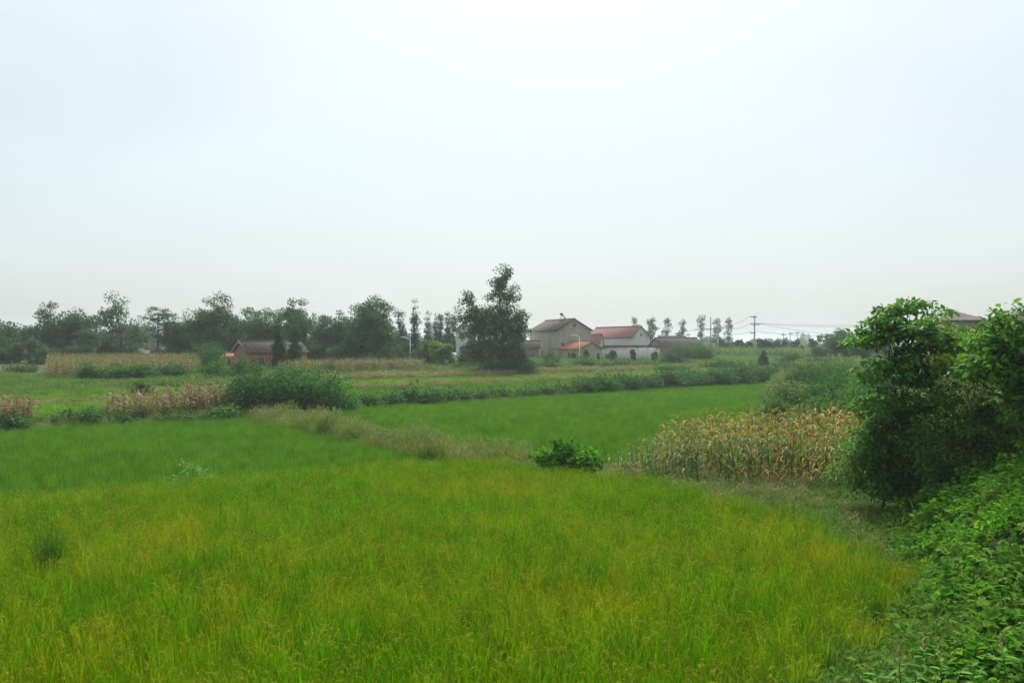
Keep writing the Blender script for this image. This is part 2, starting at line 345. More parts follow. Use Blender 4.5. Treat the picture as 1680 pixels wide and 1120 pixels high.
def scatter(name, pts, rot, scl, idx, protos, label, cat):
    """one uncountable mass (kind stuff): proto meshes instanced on points"""
    me = bpy.data.meshes.new(name); n = len(pts)
    me.vertices.add(n); me.vertices.foreach_set('co', np.asarray(pts, np.float32).ravel())
    a = me.attributes.new('rot', 'FLOAT_VECTOR', 'POINT'); a.data.foreach_set('vector', np.asarray(rot, np.float32).ravel())
    a = me.attributes.new('scl', 'FLOAT_VECTOR', 'POINT'); a.data.foreach_set('vector', np.asarray(scl, np.float32).ravel())
    a = me.attributes.new('idx', 'INT', 'POINT'); a.data.foreach_set('value', np.asarray(idx, np.int32))
    o = obj(name, me)
    c = bpy.data.collections.new(name + '_sources')
    for i, pm in enumerate(protos): c.objects.link(bpy.data.objects.new('%s_source_%02d' % (name, i), pm))
    g = bpy.data.node_groups.new(name, 'GeometryNodeTree')
    g.interface.new_socket('Geometry', in_out='INPUT', socket_type='NodeSocketGeometry'); g.interface.new_socket('Geometry', in_out='OUTPUT', socket_type='NodeSocketGeometry')
    N = g.nodes.new; L = g.links.new
    gi = N('NodeGroupInput'); go = N('NodeGroupOutput'); ip = N('GeometryNodeInstanceOnPoints'); ci = N('GeometryNodeCollectionInfo')
    ci.inputs['Collection'].default_value = c; ci.inputs['Separate Children'].default_value = True; ci.inputs['Reset Children'].default_value = True
    def na(nm, t):
        q = N('GeometryNodeInputNamedAttribute'); q.data_type = t; q.inputs['Name'].default_value = nm; return q.outputs['Attribute']
    ip.inputs['Pick Instance'].default_value = True
    L(gi.outputs[0], ip.inputs['Points']); L(ci.outputs[0], ip.inputs['Instance']); L(na('idx', 'INT'), ip.inputs['Instance Index'])
    L(na('rot', 'FLOAT_VECTOR'), ip.inputs['Rotation']); L(na('scl', 'FLOAT_VECTOR'), ip.inputs['Scale']); L(ip.outputs[0], go.inputs[0])
    md = o.modifiers.new('scatter', 'NODES'); md.node_group = g
    return tag(o, label, cat, kind='stuff')

def in_view(x, y, pad=3.5): return (np.abs(x) < y * .656 * 1.04 + pad) & (y > 3)

def region(mask, box, dens, seed, jitter=True):
    """random points on the land inside a mask(x, y)"""
    rng = np.random.default_rng(seed); x0, x1, y0, y1 = box
    n = int((x1 - x0) * (y1 - y0) * dens)
    x = rng.uniform(x0, x1, n); y = rng.uniform(y0, y1, n)
    k = in_view(x, y) & mask(x, y); x, y = x[k], y[k]
    return x, y, rng

def cover(name, mask, box, dens, protos, label, cat, seed, smin=.8, smax=1.2, tilt=.08, zoff=-.02, hfun=None):
    x, y, rng = region(mask, box, dens, seed); n = len(x)
    s = rng.uniform(smin, smax, n); hz = s * (hfun(x, y) if hfun else 1)
    return scatter(name, np.stack([x, y, ground(x, y) + zoff], 1), np.stack([rng.normal(0, tilt, n), rng.normal(0, tilt, n), rng.uniform(0, 6.283, n)], 1),
                   np.stack([s, s, hz], 1), rng.integers(0, len(protos), n), protos, label, cat)

def patch(name, seed, n, rad, h, wd, mats, lean=.2, curve=.5, seg=2, heads=0, head_len=.12, hspread=.25, head_w=.02):
    rng = np.random.default_rng(seed)
    r = rad * np.sqrt(rng.random(n)); a = rng.uniform(0, 6.283, n)
    base = np.stack([r * np.cos(a), r * np.sin(a), np.zeros(n)], 1)
    hh = h * rng.uniform(1 - hspread, 1 + hspread, n)
    V, F, rn = blades(base, rng.uniform(0, 6.283, n), np.abs(rng.normal(0, lean, n)), hh, np.full(n, wd) * rng.uniform(.7, 1.2, n), seg, curve, rng)
    parts = [(V, F, rn, 0)]
    if heads:
        r = rad * np.sqrt(rng.random(heads)); a = rng.uniform(0, 6.283, heads)
        base = np.stack([r * np.cos(a), r * np.sin(a), h * rng.uniform(.75, 1.05, heads)], 1)
        V, F, rn = blades(base, rng.uniform(0, 6.283, heads), np.abs(rng.normal(.5, .3, heads)), np.full(heads, head_len), np.full(heads, head_w), 3, 1.2, rng)
        parts.append((V, F, rn, 1))
    V, F, rn, mi = join(parts)
    return mesh_np(name, V, F, mats, rn, midx=mi)

# ------------------------------------------------------------------ the ripening rice in front
def rice_hill(seed, nb=34, npan=5, mat='rice', hmax=1.02):
    rng = np.random.default_rng(seed)
    r = .055 * np.sqrt(rng.random(nb)); a = rng.uniform(0, 6.283, nb)
    base = np.stack([r * np.cos(a), r * np.sin(a), np.zeros(nb)], 1)
    hh = rng.uniform(.45, hmax, nb)
    A = blades(base, a + rng.normal(0, .6, nb), np.abs(rng.normal(.10, .13, nb)), hh, rng.uniform(.009, .017, nb), 4, .26, rng)
    # drooping ears with grains on them
    pa = rng.uniform(0, 6.283, npan); k = 9
    hb = rng.uniform(.58, .82, npan); ps = []; ds = []
    for i in range(npan):
        o = np.array([math.cos(pa[i]), math.sin(pa[i]), 0]); p = np.array([0, 0, hb[i]]) + o * .08; ang = .25
        for j in range(k):
            ps.append(p + rng.normal(0, .004, 3)); t = o * math.sin(ang) + np.array([0, 0, math.cos(ang)]); ds.append(t + rng.normal(0, .25, 3))
            p = p + t * .021; ang += .17
    if npan == 0: return mesh_np('rice_hill', A[0], A[1], [M[mat]], A[2])
    ps = np.array(ps); ds = np.array(ds)
    B = leaf_geo(ps, ds, rng.normal(0, 1, ps.shape), .034, .012, .35, rng=rng)
    V, F, rn, mi = join([(A[0], A[1], A[2], 0), (B[0], B[1], B[2], 1)])
    return mesh_np('rice_hill', V, F, [M[mat], M['panicle']], rn, midx=mi)
rice_protos = [rice_hill(10 + i, npan=2 if i < 3 else 4) for i in range(5)] + [rice_hill(20 + i, 38, 0, 'rice_g', 1.12) for i in range(4)]
ARY = np.array([3, 6, 9.6, 12.2, 14.6, 17.4, 20.4, 24.2, 27.3, 28.6, 30]); ARX = np.array([-.6, .6, 2.4, 5.5, 7.4, 7.8, 7.4, 5.6, 2.6, .5, -1.5])
def in_rice(x, y):
    wob = .35 * np.sin(y * 1.3) + .28 * np.sin(y * 3.7 + 1) + .5 * bumps(x, y, 2.3, .8)
    return (y < edge(x) - .25 + .12 * np.sin(x * 2.3)) & (x < np.interp(y, ARY, ARX) + wob)
def rice_rows():
    rng = np.random.default_rng(5); a = R(24); ca, sa = math.cos(a), math.sin(a)
    u, v = np.meshgrid(np.arange(-45, 45, .17), np.arange(-45, 45, .185)); u = u.ravel(); v = v.ravel()
    u = u + rng.normal(0, .045, len(u)); v = v + rng.normal(0, .045, len(v))
    x = u * ca - v * sa; y = 14 + u * sa + v * ca
    k = in_view(x, y) & in_rice(x, y) & (y > 5) & (rng.random(len(x)) > .03)
    x, y = x[k], y[k]; n = len(x)
    h = .93 + .08 * bumps(x, y, .35, .7) + .09 * bumps(x, y, 1.3, 2.) + rng.normal(0, .09, n)
    gr = .26 + .30 * bumps(x, y, .45, 1.7) + .22 * bumps(x, y, 1.6, .3); gi = rng.random(n) < gr
    s = rng.uniform(.8, 1.05, n); h = h * .9
    return scatter('ripening_rice', np.stack([x, y, ground(x, y) - .02], 1), np.stack([rng.normal(0, .07, n), rng.normal(0, .07, n) , rng.uniform(0, 6.28, n)], 1),
                   np.stack([s, s, h], 1), np.where(gi, rng.integers(5, 9, n), rng.integers(0, 5, n)), rice_protos, 'yellow-green ripening rice filling the whole front of the view', 'rice')
rice_rows()

# ------------------------------------------------------------------ the two deep green paddies
young = [patch('young_rice', 30 + i, 44, .22, .60, .018, [M['rice2']], .14, .35, 2) for i in range(5)]
def strip_axis(x, y):   # signed distance across the weedy bund that separates the two paddies
    ax, ay, bx, by = -16.9, 54.0, -.6, 33.2
    L = math.hypot(bx - ax, by - ay); return ((x - ax) * (by - ay) - (y - ay) * (bx - ax)) / L
def row_cover(name, mask, box, protos, label, seed, row=.42, step=.26):
    rng = np.random.default_rng(seed); u, v = np.meshgrid(np.arange(-90, 110, step), np.arange(-60, 60, row)); u = u.ravel() + rng.normal(0, .07, u.size); v = v.ravel() + rng.normal(0, .05, v.size)
    x = -15.5 + .738 * u - .676 * v; y = 60 + .676 * u + .738 * v; k = in_view(x, y) & mask(x, y) & (rng.random(len(x)) > .04); x, y = x[k], y[k]; n = len(x)
    h = .95 + .10 * bumps(x, y, .5, .7) + .08 * bumps(x, y, .17, 1.7) + rng.normal(0, .08, n); s = rng.uniform(.85, 1.2, n)
    return scatter(name, np.stack([x, y, ground(x, y) - .02], 1), np.stack([rng.normal(0, .06, n), rng.normal(0, .06, n), rng.uniform(0, 6.28, n)], 1), np.stack([s, s, h], 1), rng.integers(0, len(protos), n), protos, label, 'rice')
def left_paddy(x, y): return (y > edge(x) + 1.0) & (Q(x, y) < -.6) & (strip_axis(x, y) > 1.1)
def right_paddy(x, y): return (y > edge(x) + 1.2 + .8 * (x > 9)) & (Q(x, y) < -.5) & (strip_axis(x, y) < -1.2)
sa = strip_axis(np.array([-20.]), np.array([40.]))[0]
if sa < 0:
    _old = strip_axis
    def strip_axis(x, y): return -_old(x, y)
row_cover('young_rice_left_paddy', left_paddy, None, young, 'deep green young rice in the paddy left of the weedy bund', 71)
row_cover('young_rice_wide_paddy', right_paddy, None, young, 'deep green young rice in the wide paddy before the hedge bank', 72)

# ------------------------------------------------------------------ grass, weeds, bunds
wild = [patch('wild_grass', 50 + i, 60, .38, .42, .018, [M['grass'], M['olive']], .4, .9, 3, heads=3, head_len=.12) for i in range(4)]
tanp = [patch('tan_grass', 60 + i, 60, .40, .55, .022, [M['tan'], M['pink']], .4, .9, 3, heads=10, head_len=.16) for i in range(4)]
olivep = [patch('olive_grass', 80 + i, 80, .45, .85, .022, [M['olive'], M['tan']], .35, .8, 3, heads=16, head_len=.2, head_w=.03) for i in range(5)]
limep = [patch('lime_crop', 90 + i, 60, .45, .40, .035, [M['limegrass'], M['limegrass']], .5, .9, 2) for i in range(4)]
bigwild = [patch('rough_grass', 100 + i, 90, 1.0, .6, .06, [M['grass'], M['olive']], .5, .9, 2, heads=4, head_len=.25, head_w=.05) for i in range(4)]
bigtan = [patch('rough_tan_grass', 110 + i, 90, .8, .7, .05, [M['tan'], M['pink']], .4, .8, 2, heads=10, head_len=.25, head_w=.05) for i in range(4)]
bigfield = [patch('field_crop', 120 + i, 90, .7, .45, .045, [M['limegrass'], M['limegrass']], .3, .6, 2) for i in range(4)]
bigrice = [patch('field_rice', 130 + i, 90, .7, .5, .045, [M['rice2'], M['rice2']], .3, .5, 2) for i in range(4)]

def leaf_clump(name, seed, n, rad, hgt, L, W, mats, petiole_up=.5, lobed=False, heads=0):
    rng = np.random.default_rng(seed)
    r = rad * np.sqrt(rng.random(n)); a = rng.uniform(0, 6.283, n)
    c = np.stack([r * np.cos(a), r * np.sin(a), hgt * rng.random(n) ** .7], 1)
    up = unit(rng.normal(0, .42, (n, 3)) + np.array([0, 0, 1.])); az = rng.uniform(0, 6.283, n)
    d = np.stack([np.cos(az), np.sin(az), rng.normal(-.1, .3, n)], 1)
    LL = L * rng.uniform(.6, 1.3, n)
    if lobed:    # five-lobed leaf: three overlapping blades from one point
        parts = []
        rn = rng.random(n)
        for t, k in ((0, 1.), (.95, .8), (-.95, .8)):
            s = unit(np.cross(d, up)); dd = unit(d) * math.cos(t) + s * math.sin(t)
            V, F, _ = leaf_geo(c, dd, up, LL * k * .62, LL * k * .46, .18, True, rng); parts.append((V, F, np.repeat(rn, 6), 0))
        V, F, rn, mi = join(parts)
    else:
        V, F, rn = leaf_geo(c, d, up, LL, LL * W / L, .25, True, rng); mi = np.zeros(len(F), int)
    if heads:
        base = np.stack([rng.normal(0, rad * .5, heads), rng.normal(0, rad * .5, heads), np.full(heads, hgt)], 1)
        B = blades(base, rng.uniform(0, 6.28, heads), np.abs(rng.normal(0, .3, heads)), np.full(heads, .22), np.full(heads, .008), 3, .5, rng)
        V, F, rn, mi = join([(V, F, rn, 0), (B[0], B[1], B[2], 1)])
    return mesh_np(name, V, F, mats, rn, midx=mi)
vine_protos = [leaf_clump('vine_clump', 150 + i, 46, .38, .22, .15, .14, [M['vine'], M['grass']], lobed=True) for i in range(3)] + [leaf_clump('vine_clump', 155 + i, 40, .40, .26, (.13, .2)[i], (.12, .18)[i], [M['vine_d'], M['olive']], lobed=True, heads=2) for i in range(2)]
weed_protos = [leaf_clump('weed_clump', 160 + i, 40, .24, .24, .075, .035, [M['weed'], M['olive']], heads=1) for i in range(5)]

# weedy bund between the paddies
cover('bund_weeds', lambda x, y: (np.abs(strip_axis(x, y)) < 1.25 + .35 * np.sin(x * 1.9 + y)) & (y > edge(x) + .1) & (Q(x, y) < 2), (-24, 2, 28, 60), 6, olivep,
      'tall seeding olive grass on the bund between the two green paddies', 'weeds', 73, .55, 1.3, .18, hfun=lambda x, y: 1.15 + .55 * bumps(x, y, .9, .3))
# fringe below the edge of the front field
cover('edge_grass', lambda x, y: (np.abs(y - edge(x) - .3) < .8) & (x < 8), (-40, 9, 5, 36), 9, wild, 'green grass on the drop from rice field to the lower paddies', 'grass', 74, .5, .9)
# grass between the front rice and the maize
def corn_front(x, y): return (x > np.interp(y, ARY, ARX) + .1) & (y < edge(x) + .3) & (x < xbase(y) + .6) & (y > 17) & (y < 36)
cover('verge_grass', corn_front, (-2, 20, 17, 36), 9, wild + tanp[:1], 'pale seeding grass verge between the ripening rice and the maize', 'grass', 75, .6, 1.0, .15)
cover('verge_weeds', corn_front, (-2, 20, 17, 36), 7, weed_protos, 'low broadleaf weeds among the verge grass by the maize', 'weeds', 76, .8, 1.5, .15)
# bank on the right: weeds in front, vines higher up
def bank(x, y): return (x > np.interp(y, ARY, ARX) - .2) & (y < 28)
tallp = [patch('tall_grass', 145 + i, 26, .22, .72, .011, [M['grass'], M['olive']], .3, .5, 4, heads=2, head_len=.14, hspread=.35) for i in range(4)]
cover('rice_edge_grass', lambda x, y: (np.abs(x - np.interp(y, ARY, ARX) - .15) < .75 + .4 * bumps(x, y, 1.5, .2)) & (y < 26), (-2, 10, 4, 26), 9, tallp, 'tall green grass blurring the right edge of the ripening rice', 'grass', 96, .55, 1.1, .15)
vine_zone = lambda x, y: bank(x, y) & (((x > xbase(y) + .1 + .5 * bumps(x, y, 1.2, 1.)) & (y > 11.3)) | (x > xbase(y) + 3.0 + .7 * bumps(x, y, .9, .5))) & (x < 24)
cover('bank_vines', vine_zone, (1, 24, 3.5, 26), 17, vine_protos, 'dense lobed vine leaves smothering the steep bank', 'vines', 77, .55, 1.45, .35, .02)
cover('bank_sprigs', lambda x, y: vine_zone(x, y) & (bumps(x, y, 1.9, 2.2) > .15), (1, 24, 3.5, 24), 2.6, tallp, 'grass sprigs poking through the vine leaves on the bank', 'grass', 97, .45, .8, .4, .05)
low_zone = lambda x, y: bank(x, y) & ~vine_zone(x, y)
cover('bank_weeds', lambda x, y: bank(x, y) & (y < 20) & (~vine_zone(x, y) | (bumps(x, y, 2.7, 4.) > .42)), (-3, 14, 3.5, 20), 20, weed_protos, 'tangled low weeds covering the foot of the bank', 'weeds', 78, .7, 1.7, .3)
cover('bank_grass', lambda x, y: low_zone(x, y) & (y < 20), (-3, 14, 3.5, 20), 11, wild, 'loose green grass among the weeds at foot of bank', 'grass', 79, .45, .95, .25)
cover('bank_litter', lambda x, y: (np.hypot((x - 6.3) / 1.3, (y - 10.6) / .8) < 1), (4, 9, 9, 12), 16, [patch('straw', 140 + i, 40, .3, .22, .012, [M['tan'], M['tan']], 1.2, .5, 2) for i in range(2)],
      'brown dead straw in the gap between the vines', 'straw', 80)

# ------------------------------------------------------------------ terraces beyond the paddies
zr = lambda a, b, x0=-999, x1=999: (lambda x, y: (Q(x, y) > a + .5 * np.sin(x * .31)) & (Q(x, y) < b + .5 * np.sin(x * .31)) & (x > x0) & (x < x1))
cover('hedge_bank_grass', zr(-.9, 3.2), (-45, 60, 30, 130), 3.4, olivep[:2] + wild, 'rough grass and weeds under the hedge bushes', 'grass', 81, .5, .85, .15)
cover('near_terrace_crop', zr(3, 9, -15, 70), (-16, 70, 50, 140), 3.2, bigfield[:2] + bigrice, 'light green crop on the terrace just behind the hedge', 'crop', 82, .7, 1.0)
cover('terrace_bund_grass', zr(9, 11.5, -15, 60), (-16, 60, 50, 140), 3, bigtan, 'brown dry grass line between the two terraces', 'grass', 83, .6, .9, .15)
cover('upper_terrace_crop', zr(11.5, 18, -22, 60), (-22, 60, 50, 140), 3, bigfield, 'yellow-green crop on the upper terrace before the big tree', 'crop', 84, .7, 1.0)
cover('upper_bund_grass', zr(18, 21.5, -22, 30), (-22, 30, 60, 140), 3, bigtan + bigwild[:1], 'pale dry grass bank in front of the village lane', 'grass', 85, .7, 1.2, .15)
cover('left_lime_crop', zr(2.5, 9, -60, -17), (-60, -16, 34, 70), 4, limep, 'bright lime green low crop beside the brown maize stalks', 'crop', 86, .8, 1.2)
cover('left_pale_bank', zr(8.5, 11, -60, -17), (-60, -16, 40, 75), 4, tanp, 'pale dry bank behind the lime green crop', 'grass', 87, .6, .9)
cover('left_terrace_crop', zr(11, 17.5, -70, -17), (-70, -16, 40, 80), 3, bigfield[:3] + bigrice[:1], 'green terrace below the bushes of the ripe maize field', 'crop', 88, .7, 1.0)
cover('left_mound_grass', zr(17, 40, -75, -34), (-75, -34, 40, 90), 2.6, bigwild, 'grassy mound at the left edge before the trees', 'grass', 89, .4, .75)
cover('village_grass', lambda x, y: (Q(x, y) > 20) & (y < 190) & (x > -36), (-36, 130, 70, 190), 1.1, bigwild, 'rough green grass before the village houses', 'grass', 90, .6, 1.15)
cover('far_grass', lambda x, y: (Q(x, y) > 20) & (y >= 185) & (y < 420), (-60, 300, 185, 420), .22, bigwild, 'hazy rough grass fields beyond the village', 'grass', 91, 2.0, 3.6)
cover('right_rough_grass', lambda x, y: (y < edge(x) + 2) & (y > 36) & (y < 130) & (x > xbase(y) * 0 + 12), (12, 95, 36, 130), 1.6, bigwild + olivep[:2], 'rough weedy land behind the maize and shrubs', 'grass', 92, .45, .9)


# ------------------------------------------------------------------ trees and bushes
def crown_geo(lobes, ncl, per, clr, L, W, seed, squash=.7, droop=.2, outer=.45, gaps=0, detail=False, flat=.5):
    rng = np.random.default_rng(seed); lobes = np.array(lobes, float)
    wt = (lobes[:, 3] * lobes[:, 4] * lobes[:, 5]) ** .75; k = rng.choice(len(lobes), ncl, p=wt / wt.sum())
    u = unit(rng.normal(0, 1, (ncl, 3))); r = rng.random(ncl) ** outer
    c = lobes[k, :3] + u * r[:, None] * lobes[k, 3:6] * (1 + .10 * np.clip(rng.normal(0, 1, ncl), -1.5, 1.5))[:, None]
    if gaps:
        for _ in range(gaps):
            l = lobes[rng.integers(len(lobes))]; g = l[:3] + unit(rng.normal(0, 1, 3)) * l[3:6] * rng.uniform(.3, .9)
            c = c[np.linalg.norm(c - g, axis=1) > l[3:6].mean() * rng.uniform(.25, .42)]
    c[:, 2] = np.maximum(c[:, 2], .12)
    size = rng.uniform(.55, 1.35, len(c)); npl = np.maximum(3, (per * size ** 1.6)).astype(int)
    kk = np.repeat(np.arange(len(c)), npl); n = len(kk)
    off = unit(rng.normal(0, 1, (n, 3))) * (rng.random(n) ** .45 * .95 * clr * size[kk])[:, None] * np.array([1, 1, squash])
    p = c[kk] + off; p[:, 2] = np.maximum(p[:, 2], .03)
    d = unit(off) * .7 + rng.normal(0, .5, (n, 3)) + np.array([0, 0, -droop])
    up = rng.normal(0, flat, (n, 3)) + np.array([0, 0, 1.])
    LL = L * rng.uniform(.6, 1.35, n)
    V, F, rn = leaf_geo(p, d, up, LL, LL * W / L, .22, detail, rng)
    tone = rng.random(len(c))[kk]; m = 6 if detail else 4
    rn = np.clip(.55 * rn + .45 * np.repeat(tone, m), 0, 1)
    return V, F, rn, c

def wood_geo(c, trunk_r, top, seed, nbr=30, base_h=.25, lean=(0, 0), stems=1, tw=.25):
    rng = np.random.default_rng(seed + 999); m = MB()
    cen = c.mean(0)
    spine = []
    for s in range(stems):
        h = np.linspace(0, 1, 8); a = rng.uniform(0, 6.28)
        sp = 0 if stems == 1 else .15 * top
        x = lean[0] * h ** 1.5 + np.cumsum(rng.normal(0, .012 * top, 8)) * (h > 0) + sp * h * math.cos(a) + (cen[0] - lean[0]) * .6 * h
        y = lean[1] * h ** 1.5 + np.cumsum(rng.normal(0, .012 * top, 8)) * (h > 0) + sp * h * math.sin(a) + (cen[1] - lean[1]) * .6 * h
        P = np.stack([x, y, -.15 + h * (top + .15)], 1); rad = trunk_r * (1.0 - .85 * h) * (1 if stems == 1 else .7); rad[0] *= 1.3
        m.tube(P, rad, 7); spine.append(P)
    for i in rng.permutation(len(c))[:nbr]:
        P = spine[rng.integers(stems)]; e = c[i]
        hz = np.clip(e[2] - .55 * math.hypot(e[0] - P[3][0], e[1] - P[3][1]) - .05 * top, base_h * top, top * .93)
        t = np.interp(hz, P[:, 2], np.arange(8)); j = int(min(6, t)); s = P[j] + (P[j + 1] - P[j]) * (t - j)
        f = np.linspace(0, 1, 5)[:, None]; mid = (s + e) / 2 + np.array([0, 0, -.08 * np.linalg.norm(e - s)]) + rng.normal(0, .05, 3) * np.linalg.norm(e - s)
        B = s * (1 - f) ** 2 + 2 * mid * f * (1 - f) + e * f ** 2
        r0 = trunk_r * (1 - .85 * hz / top) * .5
        m.tube(B, np.linspace(max(r0, tw * .06), max(.006, tw * .02), 5), 4)
    return m

def plant(name, loc, lobes, label, cat, mat, seed, ncl=90, per=40, clr=.9, L=.28, W=.2, trunk_r=.2, top=None, bark='bark', nbr=26, group=None, stems=1,
          squash=.7, droop=.2, outer=.45, gaps=0, detail=False, rz=0, base_h=.25, lean=(0, 0), crown='crown', trunk='trunk', flat=.5):
    V, F, rn, c = crown_geo(lobes, ncl, per, clr, L, W, seed, squash, droop, outer, gaps, detail, flat)
    top = top or float(np.percentile(c[:, 2], 92))
    t = empty(name, loc, rz); tag(t, label, cat, group)
    wood_geo(c, trunk_r, top, seed, nbr, base_h, lean, stems).build(trunk, M[bark], t, smooth=True)
    obj(crown, mesh_np(crown, V, F, M[mat], rn), t)
    return t

def round_lobes(H, Wd, base, seed, n=7, depth=None):
    """uneven broadleaf crown made of n overlapping lobes, between heights base and H, width Wd"""
    rng = np.random.default_rng(seed); D = depth or Wd; ch = H - base; out = []
    for i in range(n):
        t = (i + .5) / n; z = base + ch * (.18 + .70 * t); wfac = math.sin(math.pi * (.18 + .70 * t)) ** .7
        a = rng.uniform(0, 6.28); rr = .30 * wfac * rng.uniform(.4, 1.1)
        r = (.26 + .12 * rng.random()) * wfac
        out.append((Wd * rr * math.cos(a), D * rr * math.sin(a), z, Wd * r, D * r, ch * rng.uniform(.16, .24)))
    out.append((0, 0, base + ch * .45, Wd * .33, D * .33, ch * .34))
    return out

def far_tree(px, top, wpx, d, label, mat, seed, base=None, kind='round', dens=1.0, gaps=2, name='broadleaf_tree', base_frac=.15, group=None, n=7, bark='barkD', **kw):
    x = wx(px, d); z0 = gz(x, d); H = wz(top, d) - z0; Wd = wpx / 1281 * d
    if kind == 'round': lobes = round_lobes(H * 1.03, Wd * 1.1, H * base_frac, seed, n)
    elif kind == 'cone':
        lobes = [(0, 0, H * (.12 + .84 * t), Wd * .52 * (1.05 - t) ** .75 + .08, Wd * .52 * (1.05 - t) ** .75 + .08, H * .08) for t in np.linspace(0, 1, 10)]
    vol = (Wd ** 2 * H) ** (2 / 3)
    ncl = int(np.clip(vol * 2.6 * dens, 80 if kind == 'cone' else 26, 260))
    return plant(name, (x, d, z0 - .02), lobes, label, 'tree', mat, seed, ncl=ncl, per=kw.pop('per', 84), clr=kw.pop('clr', .085 * (Wd + H) / 2 + .2), L=kw.pop('L', .27), W=kw.pop('W', .19),
                 trunk_r=.018 * H + .05, gaps=gaps, bark=bark, group=group, top=H * .9, **kw)

def bush(px, base_py, top, wpx, d, label, mat, seed, name='bush', group=None, dens=1.0, L=.2, W=.13, n=5, per=40, detail=False, clr=None, z0=None, cat='bush', hmin=1.1, shoots=5, **kw):
    x = wx(px, d); z0 = gz(x, d) if z0 is None else z0; H = max(hmin if d > 60 else .4, wz(top, d) - z0); Wd = wpx / 1281 * d
    rng = np.random.default_rng(seed); D = max(min(Wd, H * 1.5), H * .9)
    lobes = []
    for i in range(n):
        t = (i + .5) / n - .5; h = H * (1 - 1.1 * t * t) * rng.uniform(.72, 1.0)
        lobes.append((Wd * .78 * t, rng.normal(0, .14) * D, h * .5, Wd / n * .95, D * .36, h * .46))
    lobes.append((0, 0, H * .4, Wd * .36, D * .4, H * .4))
    for _ in range(shoots):     # stray shoots break the outline
        t = rng.uniform(-.5, .5); lobes.append((Wd * .9 * t, rng.normal(0, .2) * D, H * (1 - 1.3 * t * t) * rng.uniform(.75, 1.08), Wd * .07 + .08, D * .08 + .08, H * .11))
    ncl = int(np.clip((Wd * D * H) ** .75 * 7 * dens, 24, 230))
    return plant(name, (x, d, z0 - .02), lobes, label, cat, mat, seed, ncl=ncl, per=per, clr=clr or (.14 * (H + Wd / 2) + .16), L=L, W=W, trunk_r=.05 + .01 * H, stems=3, nbr=16,
                 group=group, detail=detail, base_h=.05, crown='foliage', trunk='stems', bark='barkD', **kw)

# --- left tree line
far_tree(8, 524, 64, 118, 'dark spire-topped tree at the left edge of the picture', 'treeD', 201, base_frac=.05)
far_tree(93, 505, 104, 122, 'wide dark tree left of the ripe maize field', 'treeD', 202, base_frac=.12, n=8)
far_tree(142, 541, 50, 119, 'low dark tree between the wide tree and the airy tree', 'treeD', 203, base_frac=.05)
far_tree(48, 560, 66, 112, 'low dark tree under the wide tree at far left', 'treeD', 212, base_frac=.02)
far_tree(118, 566, 62, 112, 'low dark tree behind the left corner of the ripe maize', 'treeD', 213, base_frac=.02)
far_tree(202, 487, 84, 118, 'tall airy tree with sky showing through its crown', 'poplar', 204, base_frac=.10, dens=.85, gaps=9, per=26, n=9, L=.34, W=.26)
far_tree(176, 560, 52, 117, 'dark undertree at the foot of the airy tree', 'treeD', 214, base_frac=.02)
# layered pine with bare trunk
d = 116; x = wx(256, d); z0 = gz(x, d)
plant('pine_tree', (x, d, z0), [(0, 0, 8.0, 1.4, 1.4, .32), (.5, .2, 7.3, 1.5, 1.3, .25), (-.7, 0, 6.7, 1.4, 1.2, .25), (.4, .3, 5.9, 1.7, 1.5, .28), (-.5, 0, 5.0, 1.5, 1.3, .3), (.6, 0, 4.0, 1.2, 1.2, .3)],
      'flat-topped layered pine with a bare trunk beside the airy tree', 'tree', 'treeD', 205, ncl=70, per=36, clr=.55, L=.26, W=.12, trunk_r=.14, top=7.9, nbr=34, squash=.35, bark='barkD')
far_tree(288, 514, 54, 119, 'dark tree to the right of the layered pine', 'treeD', 206, base_frac=.05)
far_tree(318, 520, 46, 121, 'dark tree squeezed between pine group and tall broad tree', 'treeD', 215, base_frac=.05)
far_tree(356, 493, 96, 122, 'tall broad tree behind the left end of the brick house', 'treeM', 207, base_frac=.1, n=9)
far_tree(425, 507, 78, 128, 'mid green tree standing behind the brick house roof', 'treeM', 208, base_frac=.08, n=8)
far_tree(483, 500, 74, 127, 'dark tall tree behind the right end of the brick house', 'treeD', 209, base_frac=.08, n=8)
far_tree(528, 516, 58, 124, 'dark tree right of the brick house', 'treeD', 210, base_frac=.04)
far_tree(563, 514, 50, 122, 'dark tree left of the largest round crowned tree', 'treeD', 211, base_frac=.04)
far_tree(612, 487, 92, 118, 'largest dark round crowned tree of the village tree line', 'treeD', 216, base_frac=.12, n=10)
far_tree(590, 545, 56, 115, 'low dark tree under the largest round crown', 'treeD', 217, base_frac=.02)
far_tree(645, 548, 54, 119, 'low dark tree before the two slim conifers', 'treeD', 218, base_frac=.02)
far_tree(700, 560, 60, 122, 'dark leafy tree beside the white lamp post', 'treeD', 219, base_frac=.05)
far_tree(726, 560, 52, 118, 'lime green rounded tree left of the big poplar', 'treeL', 220, base_frac=.1)
far_tree(768, 556, 54, 116, 'dark tree hiding the foot of the white house', 'treeD', 221, base_frac=.03)
